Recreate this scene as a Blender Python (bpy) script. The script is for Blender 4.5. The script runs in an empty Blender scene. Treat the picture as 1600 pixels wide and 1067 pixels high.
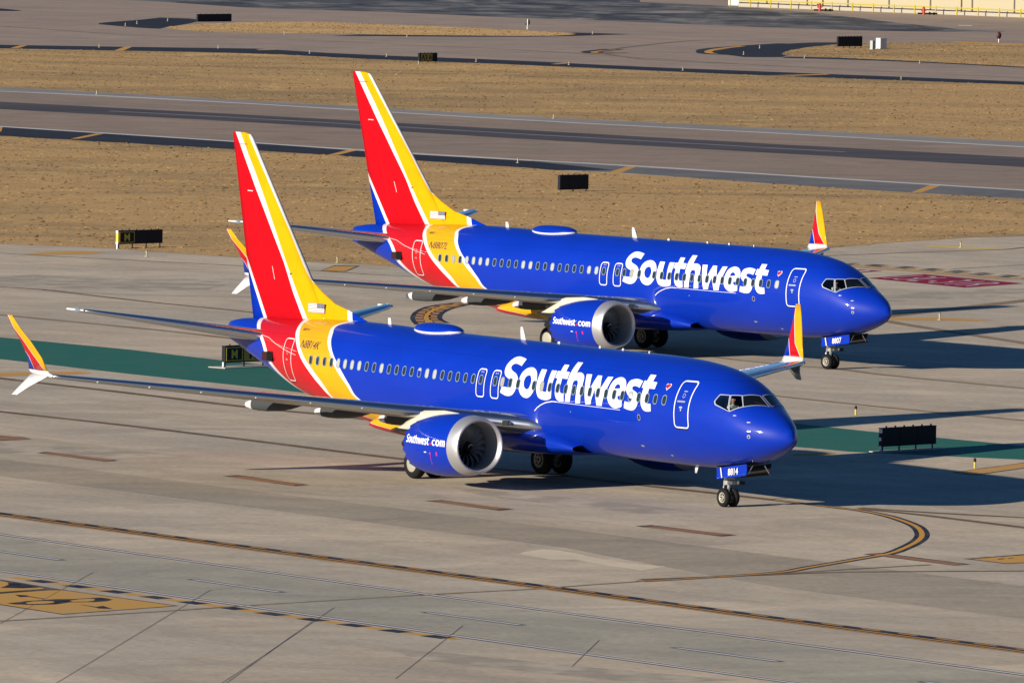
# Airport scene: two airliners taxiing, built from code only
import bpy, bmesh, math, random
import numpy as np
from mathutils import Vector, Matrix
from mathutils.bvhtree import BVHTree
from mathutils.geometry import tessellate_polygon
R=math.radians
sc=bpy.context.scene
# ------------------------------------------------------------------ camera
cam_d=bpy.data.cameras.new('camera'); cam=bpy.data.objects.new('camera',cam_d); sc.collection.objects.link(cam)
cam_d.sensor_width=36; cam_d.lens=14307.5/1600*36; cam_d.clip_start=1; cam_d.clip_end=6000
cam.matrix_world=Matrix.Translation((0,0,25.907))@Matrix.Rotation(math.pi/2-0.060623,4,'X')@Matrix.Rotation(0.015674,4,'Z')
sc.camera=cam
# ------------------------------------------------------------------ world, sun, exposure
SUN_AZ,SUN_EL=R(40.0),R(16.0)      # direction the shadows fall (from +X towards +Y), height of the sun
w=bpy.data.worlds.new('World'); sc.world=w; w.use_nodes=True
wn=w.node_tree.nodes; bg=wn['Background']
sky=wn.new('ShaderNodeTexSky'); sky.sky_type='NISHITA'; sky.sun_disc=False
sky.sun_elevation=SUN_EL
sunv=Vector((-math.cos(SUN_AZ)*math.cos(SUN_EL),-math.sin(SUN_AZ)*math.cos(SUN_EL),math.sin(SUN_EL)))  # towards the sun
sky.sun_rotation=math.atan2(sunv.x,sunv.y)
sky.air_density=1.0; sky.dust_density=0.0; sky.ozone_density=8.0
w.node_tree.links.new(sky.outputs[0],bg.inputs[0]); bg.inputs[1].default_value=0.05
sd=bpy.data.lights.new('sun','SUN'); sd.energy=5.0; sd.angle=R(.5); sd.color=(1.0,.90,.76)
sun=bpy.data.objects.new('sun',sd); sc.collection.objects.link(sun)
sun.rotation_euler=sunv.to_track_quat('Z','Y').to_euler(); sun.location=(0,0,200)
sc.view_settings.view_transform='Standard'; sc.view_settings.look='None'; sc.view_settings.gamma=1
sc.view_settings.exposure=0.80
rng=random.Random(7)
col=sc.collection
# ------------------------------------------------------------------ helpers
def prop(o,label=None,cat=None,group=None,kind=None):
    if label: o['label']=label
    if cat: o['category']=cat
    if group: o['group']=group
    if kind: o['kind']=kind
    return o
def mesh(name,V,F,mats,fm=None,smooth=False):
    me=bpy.data.meshes.new(name); me.from_pydata([tuple(v) for v in V],[],F)
    for m in (mats if isinstance(mats,(list,tuple)) else [mats]): me.materials.append(m)
    if fm is not None: me.polygons.foreach_set('material_index',fm)
    if smooth: me.polygons.foreach_set('use_smooth',[True]*len(me.polygons))
    me.update(); return me
def link(name,me,parent=None,loc=None):
    o=bpy.data.objects.new(name,me); col.objects.link(o)
    if parent: o.parent=parent
    if loc: o.location=loc
    return o
class MB:
    def __init__(s): s.V=[];s.F=[];s.M=[];s.S=[]
    def add(s,V,F,m=0,sm=False):
        b=len(s.V); s.V+=[tuple(v) for v in V]; s.F+=[tuple(b+i for i in f) for f in F]; s.M+=[m]*len(F); s.S+=[sm]*len(F)
    def box(s,c,d,m=0,rot=None,bev=0):
        x,y,z=[q/2 for q in d]
        V=[Vector((a*x,b*y,e*z)) for a in(-1,1) for b in(-1,1) for e in(-1,1)]
        if rot is not None: V=[rot@v for v in V]
        V=[v+Vector(c) for v in V]
        s.add(V,[(0,1,3,2),(4,6,7,5),(0,4,5,1),(2,3,7,6),(0,2,6,4),(1,5,7,3)],m)
    def tube(s,p,q,r,m=0,n=12,r2=None,caps=True):
        p,q=Vector(p),Vector(q); d=(q-p).normalized(); a=d.orthogonal().normalized(); b=d.cross(a); r2=r if r2 is None else r2
        V=[];
        for P,rr in((p,r),(q,r2)):
            for i in range(n): t=2*math.pi*i/n; V.append(P+a*math.cos(t)*rr+b*math.sin(t)*rr)
        s.add(V,[(i,(i+1)%n,n+(i+1)%n,n+i) for i in range(n)],m,True)
        if caps: s.add(V[:n],[tuple(range(n))[::-1]],m); s.add(V[n:],[tuple(range(n))],m)
    def lathe(s,prof,mk,m=0,n=48,ms=None,close=False):
        # prof list of (a,r); mk(a,r,theta)->point
        V=[mk(a,r,2*math.pi*i/n) for a,r in prof for i in range(n)]
        for k in range(len(prof)-1):
            s.add([],[],0)
        b=len(s.V); s.V+=[tuple(v) for v in V]
        for k in range(len(prof)-1):
            for i in range(n):
                s.F.append((b+k*n+i,b+k*n+(i+1)%n,b+(k+1)*n+(i+1)%n,b+(k+1)*n+i)); s.M.append(ms[k] if ms else m); s.S.append(True)
    def mesh(s,name,mats):
        me=mesh(name,s.V,s.F,mats,s.M); me.polygons.foreach_set('use_smooth',s.S); me.update(); return me
# ------------------------------------------------------------------ materials
def mat(name,color,rough=.5,metal=0,coat=0,spec=.5,emit=None):
    m=bpy.data.materials.new(name); m.use_nodes=True; b=m.node_tree.nodes['Principled BSDF']
    b.inputs['Base Color'].default_value=(*color,1); b.inputs['Roughness'].default_value=rough; b.inputs['Metallic'].default_value=metal
    b.inputs['Coat Weight'].default_value=coat; b.inputs['Coat Roughness'].default_value=.035; b.inputs['Specular IOR Level'].default_value=spec
    return m
class NT:
    def __init__(s,m): s.m=m; s.t=m.node_tree; s.n=s.t.nodes; s.b=s.n['Principled BSDF']
    def N(s,typ,**k):
        x=s.n.new(typ)
        for a,v in k.items(): setattr(x,a,v)
        return x
    def L(s,a,b): s.t.links.new(a,b)
    def val(s,x,sock):
        if isinstance(x,(int,float)): sock.default_value=x
        elif isinstance(x,(tuple,list)): sock.default_value=(*x,1) if len(x)==3 and len(sock.default_value)==4 else x
        else: s.L(x,sock)
    def math(s,op,a,b=0,c=None,clamp=False):
        x=s.N('ShaderNodeMath',operation=op,use_clamp=clamp); s.val(a,x.inputs[0]); s.val(b,x.inputs[1])
        if c is not None: s.val(c,x.inputs[2])
        return x.outputs[0]
    def mix(s,f,a,b,typ='MIX'):
        x=s.N('ShaderNodeMix',data_type='RGBA',blend_type=typ); s.val(f,x.inputs[0]); s.val(a,x.inputs[6]); s.val(b,x.inputs[7]); return x.outputs[2]
    def noise(s,vec,scale,detail=4,rough=.55,dist=0,out=0):
        x=s.N('ShaderNodeTexNoise'); s.L(vec,x.inputs['Vector']); x.inputs['Scale'].default_value=scale; x.inputs['Detail'].default_value=detail
        x.inputs['Roughness'].default_value=rough; x.inputs['Distortion'].default_value=dist; return x.outputs[out]
    def ramp(s,f,stops):
        x=s.N('ShaderNodeValToRGB'); e=x.color_ramp.elements
        while len(e)<len(stops): e.new(.5)
        for el,(p,c) in zip(e,stops): el.position=p; el.color=(*c,1) if len(c)==3 else c
        s.val(f,x.inputs[0]); return x.outputs[0]
    def mapr(s,f,a,b,c=0,d=1):
        x=s.N('ShaderNodeMapRange'); s.val(f,x.inputs[0]); x.inputs[1].default_value=a; x.inputs[2].default_value=b; x.inputs[3].default_value=c; x.inputs[4].default_value=d; return x.outputs[0]
    def mapping(s,vec,rot=(0,0,0),scale=(1,1,1)):
        x=s.N('ShaderNodeMapping'); s.L(vec,x.inputs[0]); x.inputs['Rotation'].default_value=rot; x.inputs['Scale'].default_value=scale; return x.outputs[0]
    def coord(s,k='Object'): return s.N('ShaderNodeTexCoord').outputs[k]
    def bump(s,h,st,dist=.05):
        x=s.N('ShaderNodeBump'); x.inputs['Strength'].default_value=st; x.inputs['Distance'].default_value=dist; s.L(h,x.inputs['Height']); s.L(x.outputs[0],s.b.inputs['Normal'])
BLUE=(.0012,.0215,.30); RED=(.37,.004,.009); YEL=(.50,.27,.004); WHT=(.52,.52,.52)
def livery(name,z0,z1,bounds,cols,rough=.45):
    # colour regions bounded by curves station(z); bounds run from the tail forwards
    m=mat(name,cols[0],rough,coat=.06 if 'fin' in name else .4,spec=0.0 if 'fin' in name else .1); t=NT(m)
    sp=t.N('ShaderNodeSeparateXYZ'); t.L(t.coord(),sp.inputs[0])
    s=t.math('SUBTRACT',4.0,sp.outputs[0]); zf=t.mapr(sp.outputs[2],z0,z1)
    c=cols[0]
    for bd,cc in zip(bounds,cols[1:]):
        fc=t.N('ShaderNodeFloatCurve'); cm=fc.mapping; cv=cm.curves[0]; pts=sorted(((z-z0)/(z1-z0),st/40) for st,z in bd)
        if pts[0][0]>0: pts=[(0,pts[0][1])]+pts
        if pts[-1][0]<1: pts=pts+[(1,pts[-1][1])]
        while len(cv.points)<len(pts): cv.points.new(.5,.5)
        for p,(x,y) in zip(cv.points,pts): p.location=(x,y); p.handle_type='AUTO' if name=='fuselage_paint' else 'VECTOR'
        cm.update(); t.L(zf,fc.inputs[1]); fc.inputs[0].default_value=1
        f=t.math('LESS_THAN',s,t.math('MULTIPLY',fc.outputs[0],40.0))
        c=t.mix(f,c,cc)
    # skin joints and slight tone changes between panels
    q=t.math('ABSOLUTE',t.math('SUBTRACT',t.math('FRACT',t.math('DIVIDE',s,2.54)),.5)); l=t.mapr(q,.4955,.4985,0,.30)
    q2=t.math('ABSOLUTE',t.math('SUBTRACT',sp.outputs[2],4.62)); l2=t.mapr(q2,.006,.014,.22,0) if name=='fuselage_paint' else 0.0
    tone=t.mapr(t.noise(t.mapping(t.coord(),scale=(.4,1,.9)),1.1,4,.6),.3,.7,.93,1.06)
    x=t.N('ShaderNodeVectorMath',operation='SCALE'); t.L(c,x.inputs[0]); t.L(t.math('MULTIPLY',tone,t.math('SUBTRACT',1.0,t.math('MAXIMUM',l,l2))),x.inputs[3]); c=x.outputs[0]
    t.val(c,t.b.inputs['Base Color'])
    n=t.noise(t.coord(),.9,2); t.bump(n,.02,.3)
    return m
M_fus=livery('fuselage_paint',1.0,5.6,[
 [(35.65,5.12),(35.2,4.88),(34.72,4.62),(33.98,4.19),(33.46,3.35),(32.4,2.7),(31,2.1),(29,1.6),(28,1.3)],
 [(35.25,5.12),(34.88,4.90),(34.5,4.68),(33.67,4.21),(33.08,3.44),(32.1,2.8),(30.8,2.2),(28.6,1.6),(27.6,1.3)],
 [(32.1,5.25),(31.76,5.0),(31.44,4.71),(30.95,4.31),(30.36,3.8),(29.74,3.34),(29.07,2.83),(28.6,2.45),(27.6,1.95),(26.3,1.75),(25.2,1.64),(23.5,1.5),(22,1.3)],
 [(31.75,5.25),(31.54,5.01),(31.17,4.73),(30.76,4.39),(30.2,3.93),(29.35,3.37),(28.75,2.91),(28.35,2.43),(27.4,1.95),(26.1,1.75),(25.05,1.64),(23.3,1.5),(21.8,1.3)],
 [(29.13,5.3),(29.35,5.11),(29.05,4.79),(28.7,4.45),(28.18,4.05),(27.6,3.54),(26.91,3.03),(26.3,2.5),(25.3,2.2),(23.9,2.0),(22.3,1.85),(20,1.6)],
 [(28.75,5.3),(29.12,5.12),(28.82,4.83),(28.48,4.49),(28.0,4.10),(27.34,3.64),(26.66,3.05),(26.1,2.5),(25.1,2.2),(23.7,2.0),(22.1,1.85),(19.8,1.6)]],
 [BLUE,WHT,RED,WHT,YEL,WHT,BLUE])
M_fin=livery('fin_paint',4.6,12.6,[
 [(38.2,8.97),(36.9,6.99),(35.2,4.6)],[(38.2,9.3),(36.94,7.32),(34.9,4.6)],
 [(38.02,12.3),(36.2,10.05),(35.49,9.21),(33.91,7.29),(33.15,6.16),(32.35,5.17),(31.9,4.6)],
 [(37.6,12.3),(36.2,10.6),(35.51,9.71),(33.79,7.36),(32.86,6.18),(32.0,5.16),(31.6,4.6)],
 [(36.98,12.2),(34.65,9.5),(33.74,8.45),(32.72,7.23),(32.2,6.64),(29.62,5.75),(29.5,5.28),(29.4,4.6)],
 [(35.8,12.2),(33.5,9.5),(32.6,8.42),(31.4,7.0),(30.6,6.4),(29.7,5.95),(29.35,5.74),(29.31,5.7),(29.16,5.23),(29.1,4.6)]],
 [BLUE,WHT,RED,WHT,YEL,WHT,BLUE])
M_wlt=livery('winglet_paint',3.4,6.2,[
 [(24.2,3.8),(24.26,3.96),(24.58,4.5),(25.2,5.2),(25.9,6.2)],[(24.17,3.8),(24.23,3.96),(24.55,4.5),(25.17,5.2),(25.87,6.2)],
 [(23.52,3.96),(23.78,4.2),(24.12,4.5),(24.53,5.04),(24.89,5.5),(25.04,5.97)],[(23.49,3.96),(23.75,4.2),(24.09,4.5),(24.50,5.04),(24.86,5.5),(25.01,5.97)]],
 [BLUE,WHT,RED,WHT,YEL],.3)
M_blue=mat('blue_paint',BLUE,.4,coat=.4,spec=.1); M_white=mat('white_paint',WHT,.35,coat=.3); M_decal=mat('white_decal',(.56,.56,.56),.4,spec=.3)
M_red=mat('red_paint',RED,.3,coat=1); M_yel=mat('yellow_paint',YEL,.3,coat=1)
M_wing=mat('wing_grey_paint',(.13,.145,.17),.18,coat=1); M_under=mat('wing_underside_grey',(.17,.175,.17),.35,coat=.3)
M_alu=mat('polished_metal',(.60,.62,.65),.26,metal=1); M_lip=mat('inlet_satin_metal',(.50,.50,.52),.42,metal=.75); M_inlet=mat('inlet_duct_grey',(.30,.31,.32),.45,metal=.3)
M_cream=mat('cream_paint',(.46,.44,.35),.4,coat=.3); M_fair=mat('fairing_dark_grey',(.042,.045,.048),.55,spec=.15); M_dark=mat('dark_metal',(.012,.012,.014),.5,spec=.2)
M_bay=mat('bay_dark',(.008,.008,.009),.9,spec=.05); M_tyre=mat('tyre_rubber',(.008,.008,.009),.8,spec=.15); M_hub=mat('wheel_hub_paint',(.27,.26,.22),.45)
M_steel=mat('gear_steel',(.42,.42,.42),.35,metal=.6); M_blade=mat('fan_blade',(.20,.21,.23),.35,metal=.3); M_glass=mat('cockpit_glass',(.004,.006,.009),.08,spec=.3)
M_pane=mat('window_pane',(.012,.024,.036),.15,spec=.4); M_frame=mat('window_frame',(.16,.20,.25),.4); M_shade=mat('window_shade',(.30,.31,.31),.5); M_shade2=mat('window_shade_cream',(.26,.25,.20),.5)
M_reg=mat('registration_paint',(.03,.01,.04),.4); M_navy=mat('dark_blue_paint',(.02,.03,.06),.5); M_brownred=mat('inlet_door_red',(.03,.010,.010),.7,spec=.1); M_pink=mat('warning_pink',(.6,.01,.12),.5)
LOGO={'S':[[(15.21,4.68),(15.38,4.71),(15.53,4.73),(15.73,4.75),(15.92,4.73),(16.03,4.68),(16.11,4.6),(16.17,4.5),(16.2,4.37),(16.17,4.25),(16.13,4.16),(16.03,4.05),(15.91,3.99),(15.67,3.92),(15.53,3.87),(15.45,3.82),(15.44,3.72),(15.5,3.65),(15.6,3.61),(15.78,3.62),(16.08,3.63),(16.16,3.4),(15.97,3.34),(15.78,3.3),(15.57,3.3),(15.38,3.35),(15.24,3.45),(15.14,3.6),(15.1,3.78),(15.13,3.96),(15.2,4.05),(15.32,4.13),(15.5,4.19),(15.66,4.23),(15.79,4.29),(15.84,4.34),(15.86,4.41),(15.81,4.46),(15.7,4.49),(15.55,4.49),(15.38,4.46),(15.23,4.43)]],'o':[[(14.54,4.43),(14.37,4.41),(14.21,4.36),(14.05,4.26),(13.95,4.13),(13.88,3.96),(13.88,3.8),(13.94,3.63),(14.06,3.47),(14.22,3.35),(14.39,3.3),(14.59,3.31),(14.77,3.38),(14.88,3.49),(14.97,3.63),(15.0,3.77),(15.03,3.96),(15.03,4.08),(14.98,4.22),(14.88,4.33),(14.73,4.4)],[(14.51,4.14),(14.64,4.09),(14.69,4.0),(14.7,3.87),(14.66,3.77),(14.6,3.68),(14.48,3.63),(14.39,3.62),(14.29,3.67),(14.24,3.77),(14.21,3.9),(14.25,4.01),(14.36,4.12),(14.43,4.14)]],'u':[[(13.85,4.4),(13.52,4.4),(13.48,4.22),(13.47,4.06),(13.43,3.87),(13.4,3.71),(13.36,3.63),(13.3,3.6),(13.12,3.61),(13.12,3.81),(13.14,3.98),(13.16,4.18),(13.18,4.4),(12.84,4.4),(12.82,4.2),(12.84,3.98),(12.8,3.75),(12.79,3.41),(12.95,3.33),(13.2,3.3),(13.45,3.32),(13.63,3.37),(13.73,3.49),(13.8,3.64),(13.82,3.8),(13.84,3.98),(13.84,4.18)]],'t':[[(12.64,4.64),(12.33,4.64),(12.27,4.41),(12.01,4.4),(11.98,4.15),(12.32,4.16),(12.3,4.02),(12.28,3.82),(12.25,3.68),(12.19,3.62),(11.99,3.62),(11.96,3.35),(12.17,3.31),(12.35,3.34),(12.48,3.43),(12.55,3.56),(12.58,3.72),(12.61,3.92),(12.61,4.14),(12.77,4.15),(12.79,4.4),(12.61,4.4)]],'h':[[(11.96,4.77),(11.63,4.77),(11.59,4.59),(11.57,4.4),(11.47,4.43),(11.3,4.43),(11.15,4.4),(11.01,4.33),(10.93,4.22),(10.89,3.99),(10.88,3.75),(10.88,3.51),(10.88,3.34),(11.2,3.32),(11.19,3.51),(11.19,3.75),(11.21,3.97),(11.22,4.06),(11.29,4.13),(11.37,4.15),(11.5,4.13),(11.55,4.06),(11.53,3.89),(11.53,3.63),(11.55,3.34),(11.86,3.33),(11.86,3.57),(11.87,3.86),(11.92,4.12),(11.95,4.37),(11.95,4.57)]],'w':[[(10.91,4.4),(10.57,4.41),(10.5,4.25),(10.43,4.05),(10.37,3.91),(10.31,3.98),(10.27,4.12),(10.18,4.4),(9.91,4.4),(9.8,4.17),(9.71,3.94),(9.65,4.04),(9.58,4.19),(9.52,4.39),(9.19,4.4),(9.25,4.13),(9.33,3.89),(9.4,3.67),(9.48,3.33),(9.82,3.32),(9.86,3.5),(9.96,3.73),(10.05,3.9),(10.09,3.7),(10.16,3.56),(10.21,3.34),(10.52,3.32),(10.58,3.49),(10.63,3.69),(10.71,3.96),(10.8,4.19)]],'e':[[(8.69,4.43),(8.52,4.41),(8.37,4.36),(8.24,4.27),(8.14,4.12),(8.1,3.99),(8.12,3.87),(8.19,3.81),(8.32,3.78),(8.52,3.76),(8.51,3.67),(8.4,3.61),(8.21,3.61),(8.2,3.39),(8.35,3.34),(8.57,3.3),(8.77,3.31),(8.95,3.39),(9.07,3.5),(9.15,3.63),(9.17,3.75),(9.17,3.9),(9.15,4.06),(9.1,4.22),(9.01,4.33),(8.86,4.4)],[(8.7,4.18),(8.62,4.17),(8.52,4.13),(8.47,4.03),(8.82,4.0),(8.82,4.08),(8.78,4.14)]],'s':[[(7.25,4.37),(7.29,4.13),(7.45,4.17),(7.63,4.18),(7.73,4.15),(7.74,4.09),(7.67,4.03),(7.51,3.99),(7.35,3.94),(7.26,3.85),(7.21,3.71),(7.19,3.56),(7.27,3.42),(7.4,3.32),(7.6,3.29),(7.83,3.31),(8.05,3.35),(8.02,3.6),(7.85,3.58),(7.71,3.57),(7.61,3.61),(7.63,3.68),(7.76,3.76),(7.91,3.85),(8.02,3.94),(8.08,4.03),(8.11,4.13),(8.1,4.24),(8.04,4.35),(7.88,4.4),(7.67,4.43),(7.45,4.41)]],'T':[[(7.05,4.62),(6.7,4.62),(6.66,4.39),(6.38,4.38),(6.35,4.14),(6.7,4.14),(6.68,4.02),(6.67,3.87),(6.69,3.73),(6.66,3.63),(6.57,3.6),(6.38,3.61),(6.34,3.34),(6.56,3.31),(6.77,3.33),(6.9,3.42),(6.99,3.55),(7.03,3.71),(7.04,3.88),(7.03,4.14),(7.16,4.14),(7.18,4.4),(7.03,4.39)]]}
LINES=[('brown',0.66,[(-22.99,395.93),(-22.1,394.85),(-16.21,386.64),(-10.56,378.56),(-6.77,374.22),(-2.52,367.33)]),('brown',0.6,[(-21.77,375.2),(-20.92,374.04),(-15.37,367.02),(-10.02,359.56),(-4.06,351.05),(1.53,344.51),(5.55,339.02),(7.17,337.01),(9.68,333.75)]),('edge',0.13,[(-26.12,465.67),(-23.6,464.16),(-21.02,461.22),(-16.47,460.33),(-13.24,460.08),(-8.35,457.15)]),('brown',0.45,[(-26.64,466.26),(-24.0,464.05),(-20.92,459.07),(-17.49,453.62),(-12.77,447.02),(-7.35,436.78)]),('brownl',0.6,[(-25.27,442.53),(-24.75,441.6),(-19.02,434.33),(-15.81,430.06),(-13.12,425.77),(-6.98,416.12)]),('edge',0.35,[(-28.57,499.67),(-28.01,498.98),(-22.59,495.04),(-14.28,489.43),(-6.13,482.36),(-1.4,481.86)]),('brownl',0.5,[(13.16,411.62),(14.61,410.21),(17.16,405.7),(22.38,398.86),(23.4,397.28)]),('brownl',0.35,[(8.8,418.22),(11.04,414.35),(13.16,411.62)]),('brownl',0.45,[(9.69,394.02),(11.66,390.76),(15.62,385.33),(18.75,381.35),(21.25,378.29),(22.23,376.99)]),('brown',0.5,[(12.67,330.78),(15.09,329.06),(18.46,327.41),(19.36,327.15)]),('brown',0.5,[(12.65,330.19),(14.54,328.23),(18.21,322.96),(19.05,321.73)]),('brown',0.35,[(4.32,299.24),(8.58,301.73),(11.39,303.35),(17.22,304.87),(18.1,305.2)]),('brown',0.25,[(8.59,301.85),(11.43,304.48),(14.2,306.75)]),('brownl',0.8,[(18.19,448.37),(19.3,444.93),(21.23,439.68),(24.19,431.83),(25.24,429.14)]),('brownl',1.0,[(18.32,451.66),(20.41,456.08),(23.25,461.93),(26.17,467.93),(27.64,470.68)]),('edge',0.35,[(16.4,509.01),(17.78,510.35),(23.75,516.54),(27.66,520.03),(29.19,522.94),(29.96,524.55)]),('edge',0.2,[(23.89,497.93),(25.65,500.32),(28.12,503.58),(28.83,504.43)]),('cb_thin',0.26,[(-16.76,279.98),(-15.62,280.82),(-10.86,284.94),(-7.94,287.69),(-2.31,292.58),(0.83,295.02),(2.2,296.45),(4.31,298.51)]),('cb',0.44,[(4.31,298.51),(8.6,302.32),(10.05,304.98),(11.67,308.32),(12.93,310.96),(13.63,313.64),(14.18,316.52),(14.44,319.19),(14.42,322.23),(14.1,324.7),(13.53,327.27),(12.74,329.32),(11.86,330.61),(10.96,331.91),(9.68,333.75)]),('cy_thin',0.1,[(-16.76,279.98),(-15.62,280.82),(-10.86,284.94),(-7.94,287.69),(-2.31,292.58),(0.83,295.02),(2.2,296.45),(4.31,298.51)]),('cy',0.19,[(4.31,298.51),(8.6,302.32),(10.05,304.98),(11.67,308.32),(12.93,310.96),(13.63,313.64),(14.18,316.52),(14.44,319.19),(14.42,322.23),(14.1,324.7),(13.53,327.27),(12.74,329.32),(11.86,330.61),(10.96,331.91),(9.68,333.75)]),('wk',0.44,[(-18.42,314.5),(-17.46,313.19),(-6.13,297.35),(2.14,286.15),(7.96,278.55),(15.24,268.73),(16.97,266.31)]),('w',0.2,[(-18.42,314.5),(-17.46,313.19),(-6.13,297.35),(2.14,286.15),(7.96,278.55),(15.24,268.73),(16.97,266.31)]),('wk',0.44,[(-17.55,299.9),(-16.64,298.71),(-5.84,284.04),(2.06,273.43),(7.62,266.15),(11.17,261.45)]),('w',0.2,[(-17.55,299.9),(-16.64,298.71),(-5.84,284.04),(2.06,273.43),(7.62,266.15),(11.17,261.45)]),('wk',0.4,[(-18.47,308.1),(-14.83,303.14)]),('w',0.18,[(-18.37,307.96),(-14.92,303.28)]),('wk',0.4,[(-10.32,296.73),(-7.25,292.33)]),('w',0.18,[(-10.24,296.6),(-7.34,292.46)]),('wk',0.4,[(-2.6,286.15),(0.45,282.16)]),('w',0.18,[(-2.52,286.03),(0.37,282.27)]),('wk',0.4,[(5.04,275.67),(8.13,271.62)]),('w',0.18,[(5.11,275.56),(8.06,271.73)]),('wk',0.4,[(12.11,266.3),(14.9,262.59)]),('w',0.18,[(12.18,266.2),(14.83,262.69)]),('yb',0,[(-18.93,323.04),(-17.94,321.7),(-6.32,305.79),(2.19,294.39),(8.16,286.02),(15.65,276.22),(17.44,273.85)]),('chk',0,[(-16.11,296.38),(-5.81,282.66),(-1.43,276.97)]),('joint',0.07,[(-19.72,340.39),(-18.94,339.29),(-6.7,323.03),(1.88,311.16)]),('joint',0.07,[(1.88,311.16),(8.47,297.58),(16.2,286.96),(18.08,284.22)]),('crack',0.022,[(-13.59,298.66),(-15.58,279.97)]),('crack',0.022,[(-9.55,292.79),(-12.94,261.71),(-13.27,258.5)]),('crack',0.022,[(-6.06,282.25),(-8.08,262.49)]),('crack',0.022,[(-5.47,287.22),(-7.41,269.44),(-8.72,258.13)]),('crack',0.022,[(-1.38,281.75),(-3.23,264.6)]),('crack',0.022,[(2.79,277.57),(1.91,269.11)]),('crack',0.022,[(-4.71,287.8),(-5.47,287.22)]),('crack',0.022,[(-9.55,292.79),(-8.84,293.76)]),('w',0.9,[(-40.35,682.77),(-38.31,680.42),(-20.51,659.39),(-6.94,641.73),(7.71,627.77),(21.24,612.21),(33.34,598.56),(35.33,596.9)]),('w',0.9,[(-44.94,759.78),(-42.65,756.88),(-34.42,750.52),(-20.89,736.23),(-0.27,711.17),(19.09,691.61),(37.36,671.87),(39.55,669.18)]),('wfaint',0.6,[(-31.79,715.46),(-19.96,704.05),(-0.24,682.35),(23.68,657.1)]),('edge',0.5,[(-53.92,955.35),(-44.78,938.93),(-37.77,927.93),(-26.35,925.59)]),('edge',0.4,[(-26.35,925.59),(-13.21,912.24),(-0.45,899.26),(23.64,860.18),(46.34,835.5)]),('edge',0.6,[(8.33,896.97),(10.69,911.96),(16.71,937.02),(20.98,945.33),(25.8,940.36)]),('edge',0.5,[(8.28,891.57),(10.64,879.68),(13.73,871.05),(23.67,861.18)]),('cb',1.8,[(10.19,895.28),(7.97,891.41),(7.37,894.83),(8.04,899.52),(9.68,905.87)]),('cy',0.7,[(10.19,894.74),(8.06,892.52),(7.53,894.92),(8.11,898.47),(9.66,904.77)]),('cb',1.6,[(27.65,936.13),(20.0,914.83),(18.63,900.9),(19.87,894.05),(26.44,894.36)]),('cy',0.8,[(22.78,924.24),(19.8,911.39),(18.88,901.04),(19.91,896.21),(24.65,897.67)]),('cb',0.75,[(-4.25,438.98),(-4.47,442.54),(-4.52,445.48),(-4.41,449.24),(-4.13,452.35),(-3.72,454.76),(-3.04,456.89),(-2.34,458.26)]),('cb',0.75,[(-3.46,440.63),(-3.81,443.45),(-3.88,446.39),(-3.72,449.8),(-3.35,452.94),(-2.93,454.98),(-2.51,456.49),(-1.9,457.6)]),('dashy',0.42,[(-4.25,438.98),(-4.47,442.54),(-4.52,445.48),(-4.41,449.24),(-4.13,452.35),(-3.72,454.76),(-3.04,456.89),(-2.34,458.26)]),('dashy',0.42,[(-3.46,440.63),(-3.81,443.45),(-3.88,446.39),(-3.72,449.8),(-3.35,452.94),(-2.93,454.98),(-2.51,456.49),(-1.9,457.6)]),('cy',0.38,[(-3.92,439.07),(-4.1,442.64),(-4.17,445.57),(-4.08,449.33),(-3.75,452.84),(-3.29,455.27),(-2.77,456.96),(-2.16,457.91)]),('hold',0,[(17.88,501.77),(20.36,499.37),(23.15,495.86),(25.57,492.3),(27.37,489.82),(27.97,489.04)])]
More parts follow.
